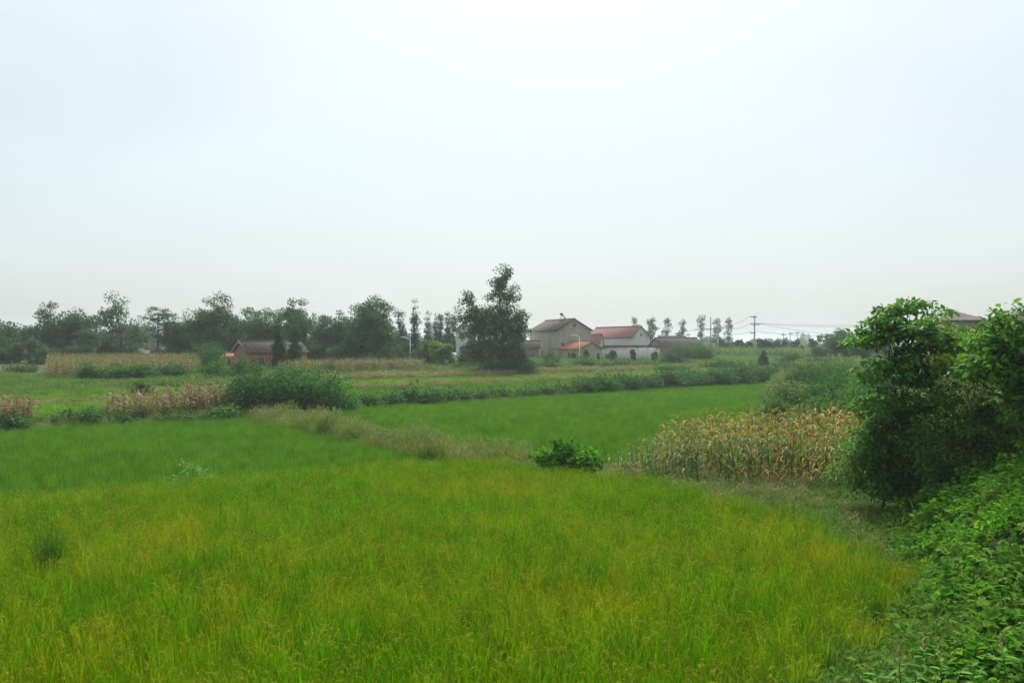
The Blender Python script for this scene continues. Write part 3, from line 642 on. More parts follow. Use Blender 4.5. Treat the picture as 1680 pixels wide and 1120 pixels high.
for i, (px, top, wp, dd, lab) in enumerate([(210, 566, 60, 121, 'dark understory tree right below the airy tree'), (262, 572, 50, 122, 'dark understory tree behind the layered pine trunk'), (310, 560, 60, 120, 'dark understory tree left of the round bright bush'), (380, 552, 50, 124, 'dark understory tree behind the brick gable'),
        (520, 555, 60, 119, 'dark understory tree right behind the brick house'), (556, 560, 50, 117, 'dark understory tree left under the largest round crown'), (630, 562, 50, 114, 'dark understory tree right under the largest round crown'), (670, 566, 50, 127, 'dark understory tree behind the lamp post'), (10, 566, 60, 112, 'dark understory tree at the left border'), (80, 572, 60, 110, 'dark understory tree left of the ripe maize'), (430, 548, 70, 131, 'dark understory tree behind the middle of the brick roof')]):
    far_tree(px, top, wp, dd, lab, 'treeD', 480 + i, base_frac=.01, n=5, gaps=0, group='dark understory of the village tree line')
cone = dict(kind='cone', name='conifer_tree', L=.30, W=.14, squash=.6, droop=.5, base_frac=.02, gaps=0, per=44, clr=.6)
far_tree(458, 524, 17, 99, 'narrow dark conifer in front of the brick house', 'conifer', 222, dens=1.6, **cone)
far_tree(484, 528, 20, 100, 'wider dark conifer at the right end of the brick house', 'conifer', 223, dens=1.6, **cone)
far_tree(657, 497, 26, 126, 'slim conifer left of the tallest slim conifer', 'conifer', 224, dens=1.5, **cone)
far_tree(680, 492, 22, 128, 'tallest slim conifer beside the white lamp post', 'conifer', 225, dens=1.6, **cone)
for i, (px, top, wp, lab) in enumerate([(702, 515, 18, 'small pale conifer right of the tallest slim conifer'), (715, 513, 20, 'pale conifer, second of the hazy conifer row'), (723, 506, 20, 'tallest conifer of the hazy row beside the white house'),
                                       (735, 514, 15, 'small pointed conifer beside the white house roof'), (743, 516, 13, 'smallest pointed conifer touching the white house roof')]):
    far_tree(px, top, wp, 165, lab, 'conifer', 226 + i, dens=.9, group='hazy conifers beside the white house', **cone)
# --- the big poplar
d = 104; x = wx(826, d); z0 = gz(x, d); s = d / 1281
plob = [(0, 0, 11.9, .95, .95, 1.5), (.35, .2, 12.6, .7, .7, 1.1), (-.9, .1, 10.6, .9, .9, 1.0), (.9, 0, 9.6, 1.2, 1.1, 1.5), (-.3, .3, 8.8, 1.6, 1.5, 1.6), (1.7, 0, 7.2, 1.2, 1.2, 1.6), (-2.6, 0, 6.9, 1.6, 1.4, 1.9),
        (-4.6, .2, 9.0, .75, .7, 1.3), (-5.2, .2, 7.3, .9, .8, 1.0), (-3.9, 0, 7.6, 1.2, 1.1, 1.3), (0, 0, 5.8, 2.4, 2.2, 2.2), (-2.8, .3, 4.2, 1.9, 1.8, 1.7), (1.4, 0, 4.2, 1.7, 1.7, 2.0), (0, 0, 2.3, 2.6, 2.2, 1.6), (-1.2, .3, 7.2, 1.4, 1.4, 1.4), (1.2, .2, 2.0, 1.7, 1.6, 1.5), (-3.6, .2, 5.4, 1.6, 1.5, 1.4), (-3.0, .2, 2.6, 1.5, 1.4, 1.3), (2.2, 0, 5.6, 1.0, 1.0, 1.3)]
plob = [(a * 1.04, b, c + (.9 if c > 8 else .3 if c > 5 else 0), r * 1.36, r2 * 1.36, h * 1.12) for a, b, c, r, r2, h in plob]
plant('poplar_tree', (x, d, z0 - .02), plob, 'tallest tree in view, twin-topped grey-green poplar left of cement house', 'tree', 'poplar', 240, ncl=800, per=40, clr=.62, L=.24, W=.19, trunk_r=.28, top=13.0, nbr=70, gaps=7, outer=.5)
for i, (px, top, wp, dd, lab) in enumerate([(838, 588, 64, 101, 'dark shrub round the foot of the tall poplar'), (864, 586, 34, 103, 'dark shrub right of the foot of the tall poplar'), (800, 592, 30, 103, 'small dark shrub left of the foot of the tall poplar')]):
    bush(px, 612, top, wp, dd, lab, 'treeD', 245 + i, name='shrub', cat='shrub')

# --- distant trees to the right
for i, (px, top, wp, lab) in enumerate([(1042, 519, 20, 'thin poplar showing above the red roof ridge'), (1069, 520, 20, 'dense narrow poplar right of the red roofed house'), (1095, 519, 16, 'sparse thin poplar over the long grey roof'),
                                       (1119, 522, 15, 'smallest sparse poplar over the long grey roof'), (1150, 517, 18, 'tallest sparse poplar left of the transformer poles'), (1176, 522, 14, 'thin poplar behind the transformer poles'), (1196, 520, 16, 'thin poplar right of the transformer poles')]):
    dd = 265; H = wz(top, dd) - gz(wx(px, dd), dd); wd = wp / 1281 * dd
    lob = [(0, 0, H * .86, wd * .34, wd * .34, H * .13), (wd * .12, 0, H * .68, wd * .42, wd * .42, H * .13), (-wd * .15, 0, H * .52, wd * .40, wd * .40, H * .13), (0, 0, H * .36, wd * .3, wd * .3, H * .12)]
    plant('poplar_tree', (wx(px, dd), dd, gz(wx(px, dd), dd)), lob, lab, 'tree', 'poplar', 250 + i, ncl=110 if i == 1 else 56, per=16, clr=.6, L=.42, W=.3, trunk_r=.2, top=H * .95, nbr=22, group='thin poplars beyond the village')
rows = [(1185, 557, 24), (1201, 562, 18), (1216, 556, 22), (1230, 560, 12), (1249, 556, 18), (1260, 556, 16), (1277, 557, 18), (1290, 556, 20), (1306, 556, 18), (1333, 551, 14)]
ords = ['first', 'second', 'third', 'fourth', 'fifth', 'sixth', 'seventh', 'eighth', 'ninth', 'tenth', 'eleventh', 'twelfth', 'thirteenth', 'fourteenth', 'fifteenth', 'sixteenth', 'seventeenth', 'eighteenth', 'nineteenth', 'twentieth', 'twenty-first', 'twenty-second', 'twenty-third', 'twenty-fourth']
for i, (px, top, wp) in enumerate(rows):
    far_tree(px, top, wp, 205, 'small round dark tree in the field row, %s from the transformer poles' % ords[i], 'treeD', 260 + i, base_frac=.08, n=4, gaps=0, L=.36, W=.28, group='row of small round trees behind the tall power pole', name='round_tree')
far_tree(1372, 541, 60, 150, 'large dark rounded tree left of the near mulberry', 'treeD', 275, base_frac=.03, n=7, gaps=0)
far_tree(1415, 556, 44, 140, 'dark bushy tree half hidden by the near mulberry', 'treeM', 276, base_frac=.02, n=6, gaps=0)
far_tree(1252, 577, 14, 140, 'small dark upright tree below the tall power pole', 'conifer', 277, kind='cone', dens=1.4, gaps=0, name='conifer_tree')
far_tree(1350, 570, 40, 175, 'dark bushy tree left of the large rounded tree', 'treeD', 278, base_frac=.02, n=5, gaps=0)
far_tree(1440, 545, 60, 170, 'hazy tree seen behind the near mulberry crown', 'treeM', 279, base_frac=.02, n=6, gaps=0)
# far tree belts on the horizon, one mass
rng = np.random.default_rng(300); nb = 620
xb = rng.uniform(-700, 900, nb); yb = rng.uniform(480, 1100, nb); xb[420:] = rng.uniform(-330, -40, 200); yb[420:] = rng.uniform(190, 460, 200); kx = in_view(xb, yb, 40) & (xb < .1 * yb - 60 + 1e4 * (yb > 480)); xb, yb = xb[kx], yb[kx]; nb = len(xb)
belt = []
for i in range(3):
    V, F, rn, c = crown_geo(round_lobes(6.5, 8, .3, 301 + i, 6), 60, 26, 1.6, .9, .7, 305 + i); belt.append(mesh_np('belt_tree', V, F, M['treeD'], rn))
scatter('distant_woods', np.stack([xb, yb, ground(xb, yb)], 1), np.stack([np.zeros(nb), np.zeros(nb), rng.uniform(0, 6.28, nb)], 1), np.repeat(rng.uniform(.6, 1.3, nb)[:, None], 3, 1), rng.integers(0, 3, nb), belt,
        'hazy band of far-off trees along the horizon', 'woods')

# --- big bush group at the end of the weedy bund and the hedge along the far bank
bush(432, 668, 597, 112, 58, 'largest dark green bush, left half of the big bush group', 'bushD', 320, dens=1.1, L=.2, W=.13, per=60)
bush(510, 668, 607, 110, 60, 'large bright green bush, right half of the big bush group', 'bushA', 321, dens=1.1, L=.2, W=.13, per=60)
bush(560, 668, 640, 60, 60.5, 'low bush at the right foot of the big bush group', 'bushA', 322)
bush(476, 602, 600, 90, 74, 'bright green bush below the brick house wall', 'bushA', 323)
hedge = [(605, 642, 50, 1), (640, 640, 40, 1), (676, 632, 78, 0), (722, 641, 44, 1), (752, 643, 40, 1), (785, 640, 46, 1), (822, 640, 44, 1), (856, 640, 40, 0), (890, 634, 46, 1), (922, 632, 40, 1), (952, 624, 44, 1), (986, 615, 56, 0), (1022, 613, 50, 0),
         (1056, 611, 54, 1), (1092, 608, 54, 0), (1128, 604, 52, 0), (1162, 601, 56, 0), (1198, 599, 52, 0), (1232, 597, 54, 0), (1266, 596, 52, 1), (1298, 594, 46, 0)]
u = np.array([.738, .676])
for i, (px, top, wp, k) in enumerate(hedge):
    f = (px - 840) / 1281
    p = (60 * f + 15.5) / (.738 - .676 * f); X = -15.5 + .738 * p; Y = 60 + .676 * p; X -= .676 * 1.6; Y += .738 * 1.6   # on the bank line
    bush(px, 650, top, wp * 1.45, Y, 'hedge bush on the far paddy bank, %s counted from the big bush group' % ords[i], ['bushD', 'bushB'][k], 330 + i, name='hedge_bush', group='hedge along the far bank of the paddy', dens=.9, per=34, L=.24, W=.16)
# bushes of the terraces at the left
for i, (px, top, wp, dd, m, lab) in enumerate([
    (148, 607, 46, 78, 'bushD', 'dark bush at the left end below the ripe maize'), (190, 603, 54, 79, 'bushD', 'second dark bush below the ripe maize'), (236, 602, 54, 80, 'bushD', 'third dark bush below the ripe maize'), (285, 603, 58, 82, 'bushD', 'dark bush below the right end of the ripe maize'),
    (338, 562, 54, 100, 'bushA', 'round bright green tree-like bush left of the brick house'), (352, 590, 60, 84, 'bushA', 'green bush in the hollow left of the brick house'), (395, 592, 50, 86, 'bushB', 'olive bush before the brick gable'),
    (232, 633, 28, 64, 'bushD', 'small lone round bush behind the dry maize stalks'), (130, 672, 90, 50.6, 'bushD', 'low dark bush at the paddy edge before the lime crop'), (200, 683, 60, 51.4, 'bushB', 'low spreading weedy bush left of the dry maize foot'),
    (285, 678, 60, 51.8, 'bushB', 'low olive bush at the foot of the dry maize'), (340, 676, 60, 52.6, 'bushB', 'low olive bush just left of the weedy bund end'), (20, 676, 60, 47.4, 'bushD', 'low dark bush at the paddy edge at the left border'), (375, 662, 40, 53.5, 'bushA', 'low leafy bush at the foot of the big bush group'),
    (30, 600, 70, 84, 'bushB', 'olive bush on the mound at the left border'), (540, 592, 40, 97, 'bushB', 'olive bush in the maize strip right of the brick house'),
    (775, 598, 60, 112, 'bushB', 'olive bush left of the tall poplar foot'), (905, 578, 36, 128, 'bushB', 'dark bush against the cement house corner'), (960, 583, 50, 122, 'bushA', 'green bush at the foot of the lamp by the orange roof'),
    (1010, 588, 60, 120, 'bushA', 'green bush before the white courtyard wall'), (1062, 590, 56, 124, 'bushA', 'bright bush before the right end of the white wall'), (1108, 580, 60, 135, 'bushB', 'dull green bush before the long grey roof'),
    (900, 590, 60, 112, 'bushA', 'bright leafy bush right of the poplar on the village bank'), (1150, 559, 50, 160, 'bushB', 'bush below the brick gable of the long grey roof'), (1118, 560, 54, 158, 'bushB', 'bush in front of the long grey roof'),
    (1180, 590, 70, 128, 'bushB', 'low dull bush behind the hedge, left of the power pole'), (1300, 578, 60, 150, 'bushB', 'low hazy bush right of the tall power pole'), (1340, 588, 60, 125, 'bushB', 'low hazy bush below the large rounded tree'), (1100, 594, 70, 116, 'bushA', 'low green bush on the bank above the hedge')]):
    bush(px, 0, top, wp, dd, lab, m, 360 + i, per=34, L=.22, W=.15, hmin=1.8 if i < 4 else 1.1)
# shrubs right of the wide paddy
for i, (px, top, wp, dd, m, lab) in enumerate([
    (1296, 618, 70, 50, 'near2', 'brownish shrub at the right corner of the wide paddy'), (1335, 606, 60, 54, 'bushD', 'dark upright shrub right of the brownish shrub'), (1372, 610, 64, 52, 'bushA', 'green shrub left of the near mulberry'), (1412, 618, 70, 47, 'bushA', 'bright green shrub touching the near mulberry'),
    (1272, 652, 54, 46, 'bushD', 'low dark shrub at the paddy corner by the maize'), (1312, 650, 60, 45, 'bushB', 'low dull shrub just behind the maize tops'), (1352, 648, 60, 44, 'bushA', 'low green shrub behind the middle of the maize'), (1396, 650, 60, 43, 'bushD', 'low dark shrub behind the maize beside the mulberry'),
    (1316, 598, 60, 74, 'bushB', 'hazy shrub behind the brownish shrub'), (1375, 592, 80, 80, 'bushB', 'hazy broad shrub under the large rounded tree'), (1430, 598, 70, 66, 'bushA', 'shrub seen just left of the mulberry trunk'), (1244, 688, 40, 42, 'near2', 'small rusty shrub at the corner of the maize'), (1340, 600, 40, 96, 'bushD', 'small dark shrub in the rough land before the rounded tree')]):
    bush(px, 0, top, wp, dd, lab, m, 400 + i, name='shrub', cat='shrub', per=70, L=.16, W=.09, dens=1.5, n=4)
# vine mound on the bund, weeds on the edge of the front field
bush(930, 757, 702, 108, 28.6, 'rounded mound of bright vine leaves on the bund left of the maize', 'vine', 420, name='vine_mound', cat='vine', L=.16, W=.14, per=46, detail=True, dens=1.6, clr=.3, z0=-.1, flat=.35, shoots=0)
bush(312, 775, 757, 62, 26.0, 'lone low leafy weed above the far edge of the rice', 'herb', 421, name='weed_plant', cat='weed', L=.14, W=.07, per=20, detail=True, dens=.9, clr=.25, z0=.15)

# ------------------------------------------------------------------ near shrubs on the right bank
def near_lobes(pts, d):
    """pts: (px, py, dy, rx_px, ry_px); local coordinates round the base at the first point"""
    return pts
def near_plant(name, d, base_px, pts, label, mat, seed, cat='shrub', **kw):
    x0 = wx(base_px, d); z0 = gz(x0, d)
    lob = []
    for px, py, dy, rx, ry in pts:
        dd = d + dy; lob.append((wx(px, dd) - x0, dy, wz(py, dd) - z0, rx / 1281 * d, rx / 1281 * d, ry / 1281 * d))
    return plant(name, (x0, d, z0 - .05), lob, label, cat, mat, seed, detail=True, **kw)
near_plant('mulberry_tree', 22, 1505, [(1478, 508, 0, 34, 12), (1500, 494, .3, 24, 7), (1455, 525, 0, 30, 9), (1500, 535, -.3, 62, 20), (1432, 556, 0, 40, 13), (1415, 540, .3, 16, 5), (1545, 512, .2, 22, 8), (1530, 560, -.4, 56, 26), (1455, 605, -.3, 52, 30), (1530, 610, -.5, 66, 40), (1470, 665, -.2, 66, 40), (1530, 690, -.5, 66, 46), (1440, 720, .2, 46, 40), (1560, 570, .4, 26, 18)],
           'near mulberry with layered sprays, tallest shrub on the right bank', 'near', 440, cat='tree', ncl=340, per=44, clr=.36, L=.15, W=.085, trunk_r=.07, top=4.6, nbr=90, squash=.32, stems=3, droop=.25, outer=.55, bark='barkD')
near_plant('flowering_shrub', 19.5, 1610, [(1600, 640, 0, 66, 42), (1655, 650, .2, 60, 44), (1580, 690, 0, 60, 46), (1640, 720, 0, 70, 52), (1560, 740, .3, 50, 40), (1690, 700, .4, 60, 60)],
           'olive shrub with pale flower sprays in front of the mulberry', 'near2', 441, ncl=230, per=60, clr=.36, L=.10, W=.045, trunk_r=.04, top=2.6, nbr=60, squash=.5, stems=4, bark='barkD')
near_plant('tall_leafy_shrub', 17.5, 1690, [(1640, 514, 0, 15, 16), (1636, 548, 0, 26, 16), (1660, 530, 0, 20, 12), (1612, 562, .2, 24, 12), (1615, 600, 0, 34, 22), (1670, 560, 0, 30, 20), (1680, 508, .2, 14, 12), (1700, 570, 0, 50, 30), (1650, 600, 0, 36, 26), (1700, 640, 0, 60, 50), (1740, 560, .3, 60, 60)],
           'tall shrub with big round leaves at the right border', 'near', 442, ncl=190, per=36, clr=.36, L=.15, W=.105, trunk_r=.05, top=3.4, nbr=60, squash=.6, stems=4, bark='barkD')
near_plant('yellow_green_shrub', 20.5, 1572, [(1560, 590, 0, 40, 18), (1590, 555, .2, 30, 18), (1600, 600, 0, 30, 20)], 'yellow-green leafy shrub in the gap beside the mulberry', 'near_y', 443, ncl=40, per=30, clr=.3, L=.13, W=.07, trunk_r=.03, top=2.6, nbr=24, squash=.4, stems=2, bark='barkD')
near_plant('shade_shrub', 23, 1440, [(1440, 792, -.5, 50, 20), (1395, 780, -.2, 34, 20), (1490, 800, -.6, 50, 22), (1450, 735, -.4, 60, 40), (1500, 740, -.4, 60, 44), (1430, 740, 0, 48, 40), (1480, 775, -.4, 60, 34), (1400, 770, .3, 34, 24), (1450, 790, -.3, 50, 26), (1530, 780, -.3, 50, 40)], 'dark low shrub under the mulberry beside the maize', 'near', 444, ncl=230, per=50, clr=.36, L=.12, W=.06, trunk_r=.025, top=1.3, nbr=30, stems=4, bark='barkD')
near_plant('bank_shrub', 20.5, 1590, [(1570, 770, 0, 60, 40), (1640, 760, 0, 60, 40), (1530, 730, .5, 44, 36)], 'dark shrub at the top of the vine covered bank', 'near', 445, ncl=120, per=46, clr=.4, L=.12, W=.06, trunk_r=.03, top=1.6, nbr=30, stems=4, bark='barkD')
near_plant('bank_tree', 25, 1640, [(1585, 541, 0, 30, 9), (1615, 540, 0, 30, 9), (1640, 545, 0, 40, 14), (1620, 580, 0, 80, 36), (1690, 600, 0, 80, 60), (1600, 640, 0, 70, 60), (1680, 680, 0, 90, 60), (1560, 660, 0, 60, 60)], 'dark tree filling the gap behind the flowering shrub', 'near2', 446, cat='tree', ncl=220, per=46, clr=.5, L=.15, W=.08, trunk_r=.06, top=3.6, nbr=50, stems=3, bark='barkD')
# pale flower sprays on the flowering shrub
fs = [o for o in bpy.data.objects if o.name == 'flowering_shrub'][0]
rng = np.random.default_rng(450); n = 70
fx = rng.uniform(1575, 1680, n); fy = rng.uniform(600, 660, n) + .25 * np.abs(fx - 1630); fd = 18.8 + rng.normal(0, .25, n)
base = np.stack([wx(fx, fd) - fs.location.x, fd - fs.location.y, wz(fy, fd) - fs.location.z], 1); base = np.repeat(base, 6, 0) + rng.normal(0, .05, (n * 6, 3))
V, F, rn = blades(base, rng.uniform(0, 6.28, n * 6), np.abs(rng.normal(.4, .4, n * 6)), rng.uniform(.06, .13, n * 6), np.full(n * 6, .012), 2, .6, rng)
tag(obj('flower_spray', mesh_np('flower_spray', V, F, M['pink'], rn), fs), kind='stuff')

# ------------------------------------------------------------------ houses
def house(name, d, px, yaw, W_, L_, eave, ridge, wall, roof, label, front=(), gable=(), over=.35, ridge_m='ridge', hip=0, z0=None, gable_wall=None, barge=None):
    """gable end faces local -y (width W_ along x); the long side with the front faces local -x (length L_ along y); origin = middle of the near gable foot"""
    x = wx(px, d); z0 = (gz(x, d) if z0 is None else z0) - .15
    t = empty(name, (x, d, z0), yaw); tag(t, label, 'house')
    w2 = W_ / 2
    m = MB()
    if hip:
        m.add([[-w2,0,0],[w2,0,0],[w2,L_,0],[-w2,L_,0],[-w2,0,eave],[w2,0,eave],[w2,L_,eave],[-w2,L_,eave]], [[0,1,5,4],[1,2,6,5],[2,3,7,6],[3,0,4,7]])
    else:
        m.add([[-w2,0,0],[w2,0,0],[w2,L_,0],[-w2,L_,0],[-w2,0,eave],[w2,0,eave],[w2,L_,eave],[-w2,L_,eave],[0,0,ridge-.04],[0,L_,ridge-.04]], [[1,2,6,5],[3,0,4,7],[0,1,5,4],[2,3,7,6]], [[4,5,8],[6,7,9]])
    m.build('wall', M[wall], t)
    m = MB(); th = .14
    if hip:
        o = over; a = [[-w2-o,-o,eave],[w2+o,-o,eave],[w2+o,L_+o,eave],[-w2-o,L_+o,eave],[0,hip,ridge],[0,L_-hip,ridge]]
        b = [[p[0],p[1],p[2]-th] for p in a[:4]]
        m.add(a + b, [[1,2,5,4],[3,0,4,5],[0,1,7,6],[1,2,8,7],[2,3,9,8],[3,0,6,9],[6,7,8,9]], [[0,1,4],[2,3,5]])
    else:
        sl = (ridge - eave) / w2
        for sg in (-1, 1):
            x1 = sg * (w2 + over); z1 = eave - sl * over
            top = [[0, -over, ridge + th], [x1, -over, z1 + th], [x1, L_ + over, z1 + th], [0, L_ + over, ridge + th]]
            bot = [[p[0], p[1], p[2] - th] for p in top]
            q = [[0,1,2,3],[7,6,5,4],[0,4,5,1],[1,5,6,2],[2,6,7,3]]
            m.add(top + bot, q)
    rf = m.build('roof', M[roof], t)
    m = MB()
    if hip: m.tube([[0, hip, ridge + .05], [0, L_ - hip, ridge + .05]], .12, 6)
    else: m.box((0, L_ / 2, ridge + th + .05), (.26, L_ + 2 * over, .14))
    m.build('ridge_cap', M[ridge_m], rf)
    if barge:
        m = MB()
        for sg in (-1, 1):
            P0 = np.array([0, L_ + over + .04, ridge + th * .5]); P1 = np.array([sg * (w2 + over), L_ + over + .04, eave - sl * over + th * .5])
            m.add([P0 + [0, -.03, .13], P0 + [0, -.03, -.13], P1 + [0, -.03, -.13], P1 + [0, -.03, .13], P0 + [0, .03, .13], P0 + [0, .03, -.13], P1 + [0, .03, -.13], P1 + [0, .03, .13]],
                  [[0,1,2,3],[7,6,5,4],[0,3,7,4],[1,5,6,2],[3,2,6,7]])
        m.build('barge_board', M[barge], rf)
    if gable_wall:
        m = MB(); ye = L_ + .03; m.add([[-w2 + .02, ye, 0], [w2 - .02, ye, 0], [w2 - .02, ye, eave], [-w2 + .02, ye, eave], [0, ye, ridge - .1]], [[3, 2, 1, 0]], [[4, 2, 3]]); m.build('gable_face', M[gable_wall], t)
    def opening(kind, u, z, ww, hh, side):
        m = MB(); fr = .07
        def bx(mm, uu, zz, a, b, dep, off):
            if side == 'gable': mm.box((uu, -off, zz), (a, dep, b))
            else: mm.box((-w2 - off, uu, zz), (dep, a, b))
        g = MB(); bx(g, u, z + hh / 2, ww, hh, .03, .02)
        if kind == 'door':
            o = g.build('door', M['door'], t)
        else:
            o = None
        for uu, zz, a, b in ((u, z, ww + 2*fr, fr), (u, z + hh, ww + 2*fr, fr), (u - ww/2, z + hh/2, fr, hh), (u + ww/2, z + hh/2, fr, hh)): bx(m, uu, zz, a, b, .08, .05)
        if kind == 'window': bx(m, u, z + hh/2, .05, hh, .06, .05)
        if kind == 'door':
            m.build('door_frame', M['framew'], o)
        elif kind == 'vent':
            o = m.build('vent', M['frame'], t); g.build('grille', M['dark'], o)
        else:
            o = m.build('window', M['frame'] if kind == 'window' else M['framew'], t); g.build('pane', M['glass'], o)
            sm = MB(); bx(sm, u, z - .08, ww + .3, .08, .18, .09); sm.build('sill', M['frame'], o)
    for f in front: opening(*f, 'front')
    for f in gable: opening(*f, 'gable')
    return t
# two-storey cement house: near corner at px 914, gable to px 970
def corner_house(name, d, px_corner, px_right, yaw_deg, L_, eave_py, ridge_py, wall, roof, label, **kw):
    """yaw > 0 turns the gable so that the long left wall shows"""
    a = R(yaw_deg); xl = wx(px_corner, d)
    # gable runs from the near corner to the right and away: direction (cos a, sin a)
    f = (px_right - 840) / 1281; W_ = (f * d - xl) / (math.cos(a) - f * math.sin(a))
    cx, cyy = xl + W_ / 2 * math.cos(a), d + W_ / 2 * math.sin(a)
    z0 = gz(xl, d)
    eave = wz(eave_py, d) - z0 + .15; rd = wz(ridge_py, cyy) - z0 + .15
    t = house(name, d, px_corner, a, W_, L_, eave, rd, wall, roof, label, z0=z0, **kw)
    t.location.x = cx; t.location.y = cyy
    return t, W_, eave, rd
hm, Wm, em, rm = corner_house('cement_house', 152, 914, 970, 24, 12.5, 541, 524, 'concrete', 'slate', 'two-storey bare cement house with dark gable roof and roof-top water heater',
    front=[('window', 3.2, 1.0, .7, 1.0), ('window', 6.4, 1.0, .7, 1.0), ('window', 9.4, 1.0, .7, 1.0)], gable=[('window', -2.6, 2.4, .8, 1.1), ('vent', 0, 6.6, .6, .6)])
# solar heater on its roof
t = empty('solar_water_heater', (hm.location.x - 2.0, hm.location.y + 4.6, hm.location.z + rm - .35), R(78)); tag(t, 'tilted solar water heater standing on the cement house roof ridge', 'water heater')
m = MB(); m.tube([[-.9, .2, 1.55], [.9, .2, 1.55]], .24, 10); m.build('tank', M['slateB'], t, smooth=True)
m = MB()
for k in range(9): m.tube([[-.8 + .2 * k, .1, 1.45], [-.8 + .2 * k, -.9, .25]], .06, 5)
m.build('collector_tubes', M['slateB'], t)
m = MB()
for xx in (-.85, .85):
    m.tube([[xx, .3, 1.5], [xx, .5, -.5]], .04, 4); m.tube([[xx, -.9, .25], [xx, -.9, -.5]], .04, 4); m.tube([[xx, -.9, .2], [xx, .5, .1]], .04, 4)
m.tube([[-.85, -.9, .2], [.85, -.9, .2]], .04, 4); m.tube([[-.85, .4, .5], [.85, .4, .5]], .04, 4); tag(m.build('stand', M['steel'], t), kind='stuff')
# low house with orange roof in front of it
corner_house('orange_roof_house', 146, 951, 988, 30, 9.0, 572, 561, 'concrete', 'orangetile', 'low grey house with a bright orange tile roof before the cement house',
    front=[('window', 3.5, .9, .9, .9)], gable=[('door', 1.6, 0.1, .9, 1.7)], over=.3)
# white house with red roof
corner_house('red_roof_house', 185, 1037, 1066, 32, 17.0, 552, 536, 'white', 'redtile', 'white walled house with a long red tile roof',
    gable=[('vent', 0, 4.9, .5, .5)])
corner_house('red_annex_house', 182, 985, 990, 28, 5.0, 560, 549, 'white', 'redtile', 'small red roofed annex between cement house and red roofed house', over=.2)
# long low grey roof
# local axes of house(): gable faces -y, front faces -x.  Rotate by +90 deg: front (-x) turns to face -y (the camera), length runs along -x
def facing_house(name, d, pxl, pxr, eave_py, ridge_py, wall, roof, label, depth=6, yaw=0, **kw):
    a = math.pi / 2 + R(yaw); xr = wx(pxr, d); xl = wx(pxl, d); Ln = (xr - xl) / math.cos(R(yaw)); z0 = min(gz(xl, d), gz(xr, d))
    t = house(name, d, pxr, a, depth, Ln, wz(eave_py, d) - z0 + .15, wz(ridge_py, d + depth / 2) - z0 + .15, wall, roof, label, z0=z0, **kw)
    t.location.x = xr - math.sin(R(yaw)) * depth / 2 * 0; t.location.y = d + depth / 2
    return t
facing_house('grey_roof_house', 172, 1078, 1147, 567, 555, 'brick2', 'slate', 'long low brick house with a grey-brown roof right of the white wall', depth=7, yaw=14, front=[('window', 3, 1, 1, .8), ('window', 6.5, 1, 1, .8)])
facing_house('back_grey_house', 215, 1085, 1128, 560, 552, 'white', 'slate', 'grey roofed house half hidden behind the long low brick house', depth=7)
# red brick house on the left: its left gable and its front show
def turned_house(name, d, pxc, yaw, L_, depth, eave_py, ridge_py, wall, roof, label, **kw):
    a = R(yaw); xc = wx(pxc, d); ca, sa_ = math.cos(a), math.sin(a); z0 = gz(xc, d)
    t = house(name, d, pxc, math.pi / 2 + a, depth, L_, wz(eave_py, d) - z0 + .15, wz(ridge_py, d + 1.5) - z0 + .15, wall, roof, label, z0=z0, **kw)
    t.location.x = xc + L_ * ca - depth / 2 * sa_; t.location.y = d + L_ * sa_ + depth / 2 * ca
    return t
turned_house('brick_house', 101, 407, 38, 8.0, 5.4, 578, 561, 'brick', 'slateB', 'small red brick house with a weathered grey tile roof under the trees', over=.3, barge='ridge', gable_wall='brick2',
    front=[('window', 6.3, .75, .8, .9), ('door', 4.4, .1, .95, 1.75), ('window', 2.8, .75, .8, .9), ('whitewindow', 1.1, .75, .8, .9)])
facing_house('brick_shed', 108, 364, 387, 586, 580, 'brick', 'orangetile', 'low orange brick shed left of the small brick house', depth=3, over=.15, front=[('door', .9, .1, .7, 1.1)])
facing_house('hidden_brick_house', 124, 166, 188, 578, 570, 'brick', 'slateB', 'brick house glimpsed between trees behind the ripe maize', depth=5, front=[('window', 1, .8, .7, .8)])
facing_house('pink_brick_house', 114, 222, 238, 590, 584, 'salmon', 'redtile', 'pink low house peeping over the ripe maize', depth=4, over=.2, front=[('window', .7, .6, .5, .5)])
facing_house('salmon_wall_house', 150, 862, 884, 570, 560, 'brick2', 'slateB', 'reddish house between the tall poplar and the cement house', depth=5, front=[('window', 1.2, .8, .7, .8)])
facing_house('village_house', 140, 640, 668, 578, 566, 'salmon', 'slateB', 'reddish village house hidden behind the slim conifers', depth=5, front=[('window', 1.2, .8, .7, .8)])
# white two-storey house behind the poplar
corner_house('white_house', 150, 748, 776, 2, 8.0, 541, 529, 'white', 'slateB', 'tall white house half hidden behind the tall poplar', gable=[('window', -.5, 1.5, .8, 1.1), ('window', -.5, 4.2, .8, 1.1)])
# houses behind the near shrubs
facing_house('hip_roof_house', 95, 1552, 1618, 525, 510, 'concreteD', 'slateB', 'house with a brown hip roof showing above the shrubs', depth=6, hip=2.2, over=.4, ridge_m='slateB', front=[('window', 1.4, 3.6, .9, 1.0), ('window', 3.4, 3.6, .9, 1.0)])
facing_house('pink_annex', 90, 1546, 1566, 540, 534, 'salmon', 'orangetile', 'salmon walled annex below the brown hip roof', depth=3, over=.15, front=[('window', .7, 1.6, .5, .6)])
facing_house('border_house', 105, 1662, 1700, 527, 518, 'concreteD', 'slate', 'grey house at the right border behind the tall leafy shrub', depth=6, over=.3, front=[('window', 1.4, 3.0, .9, 1.0)])

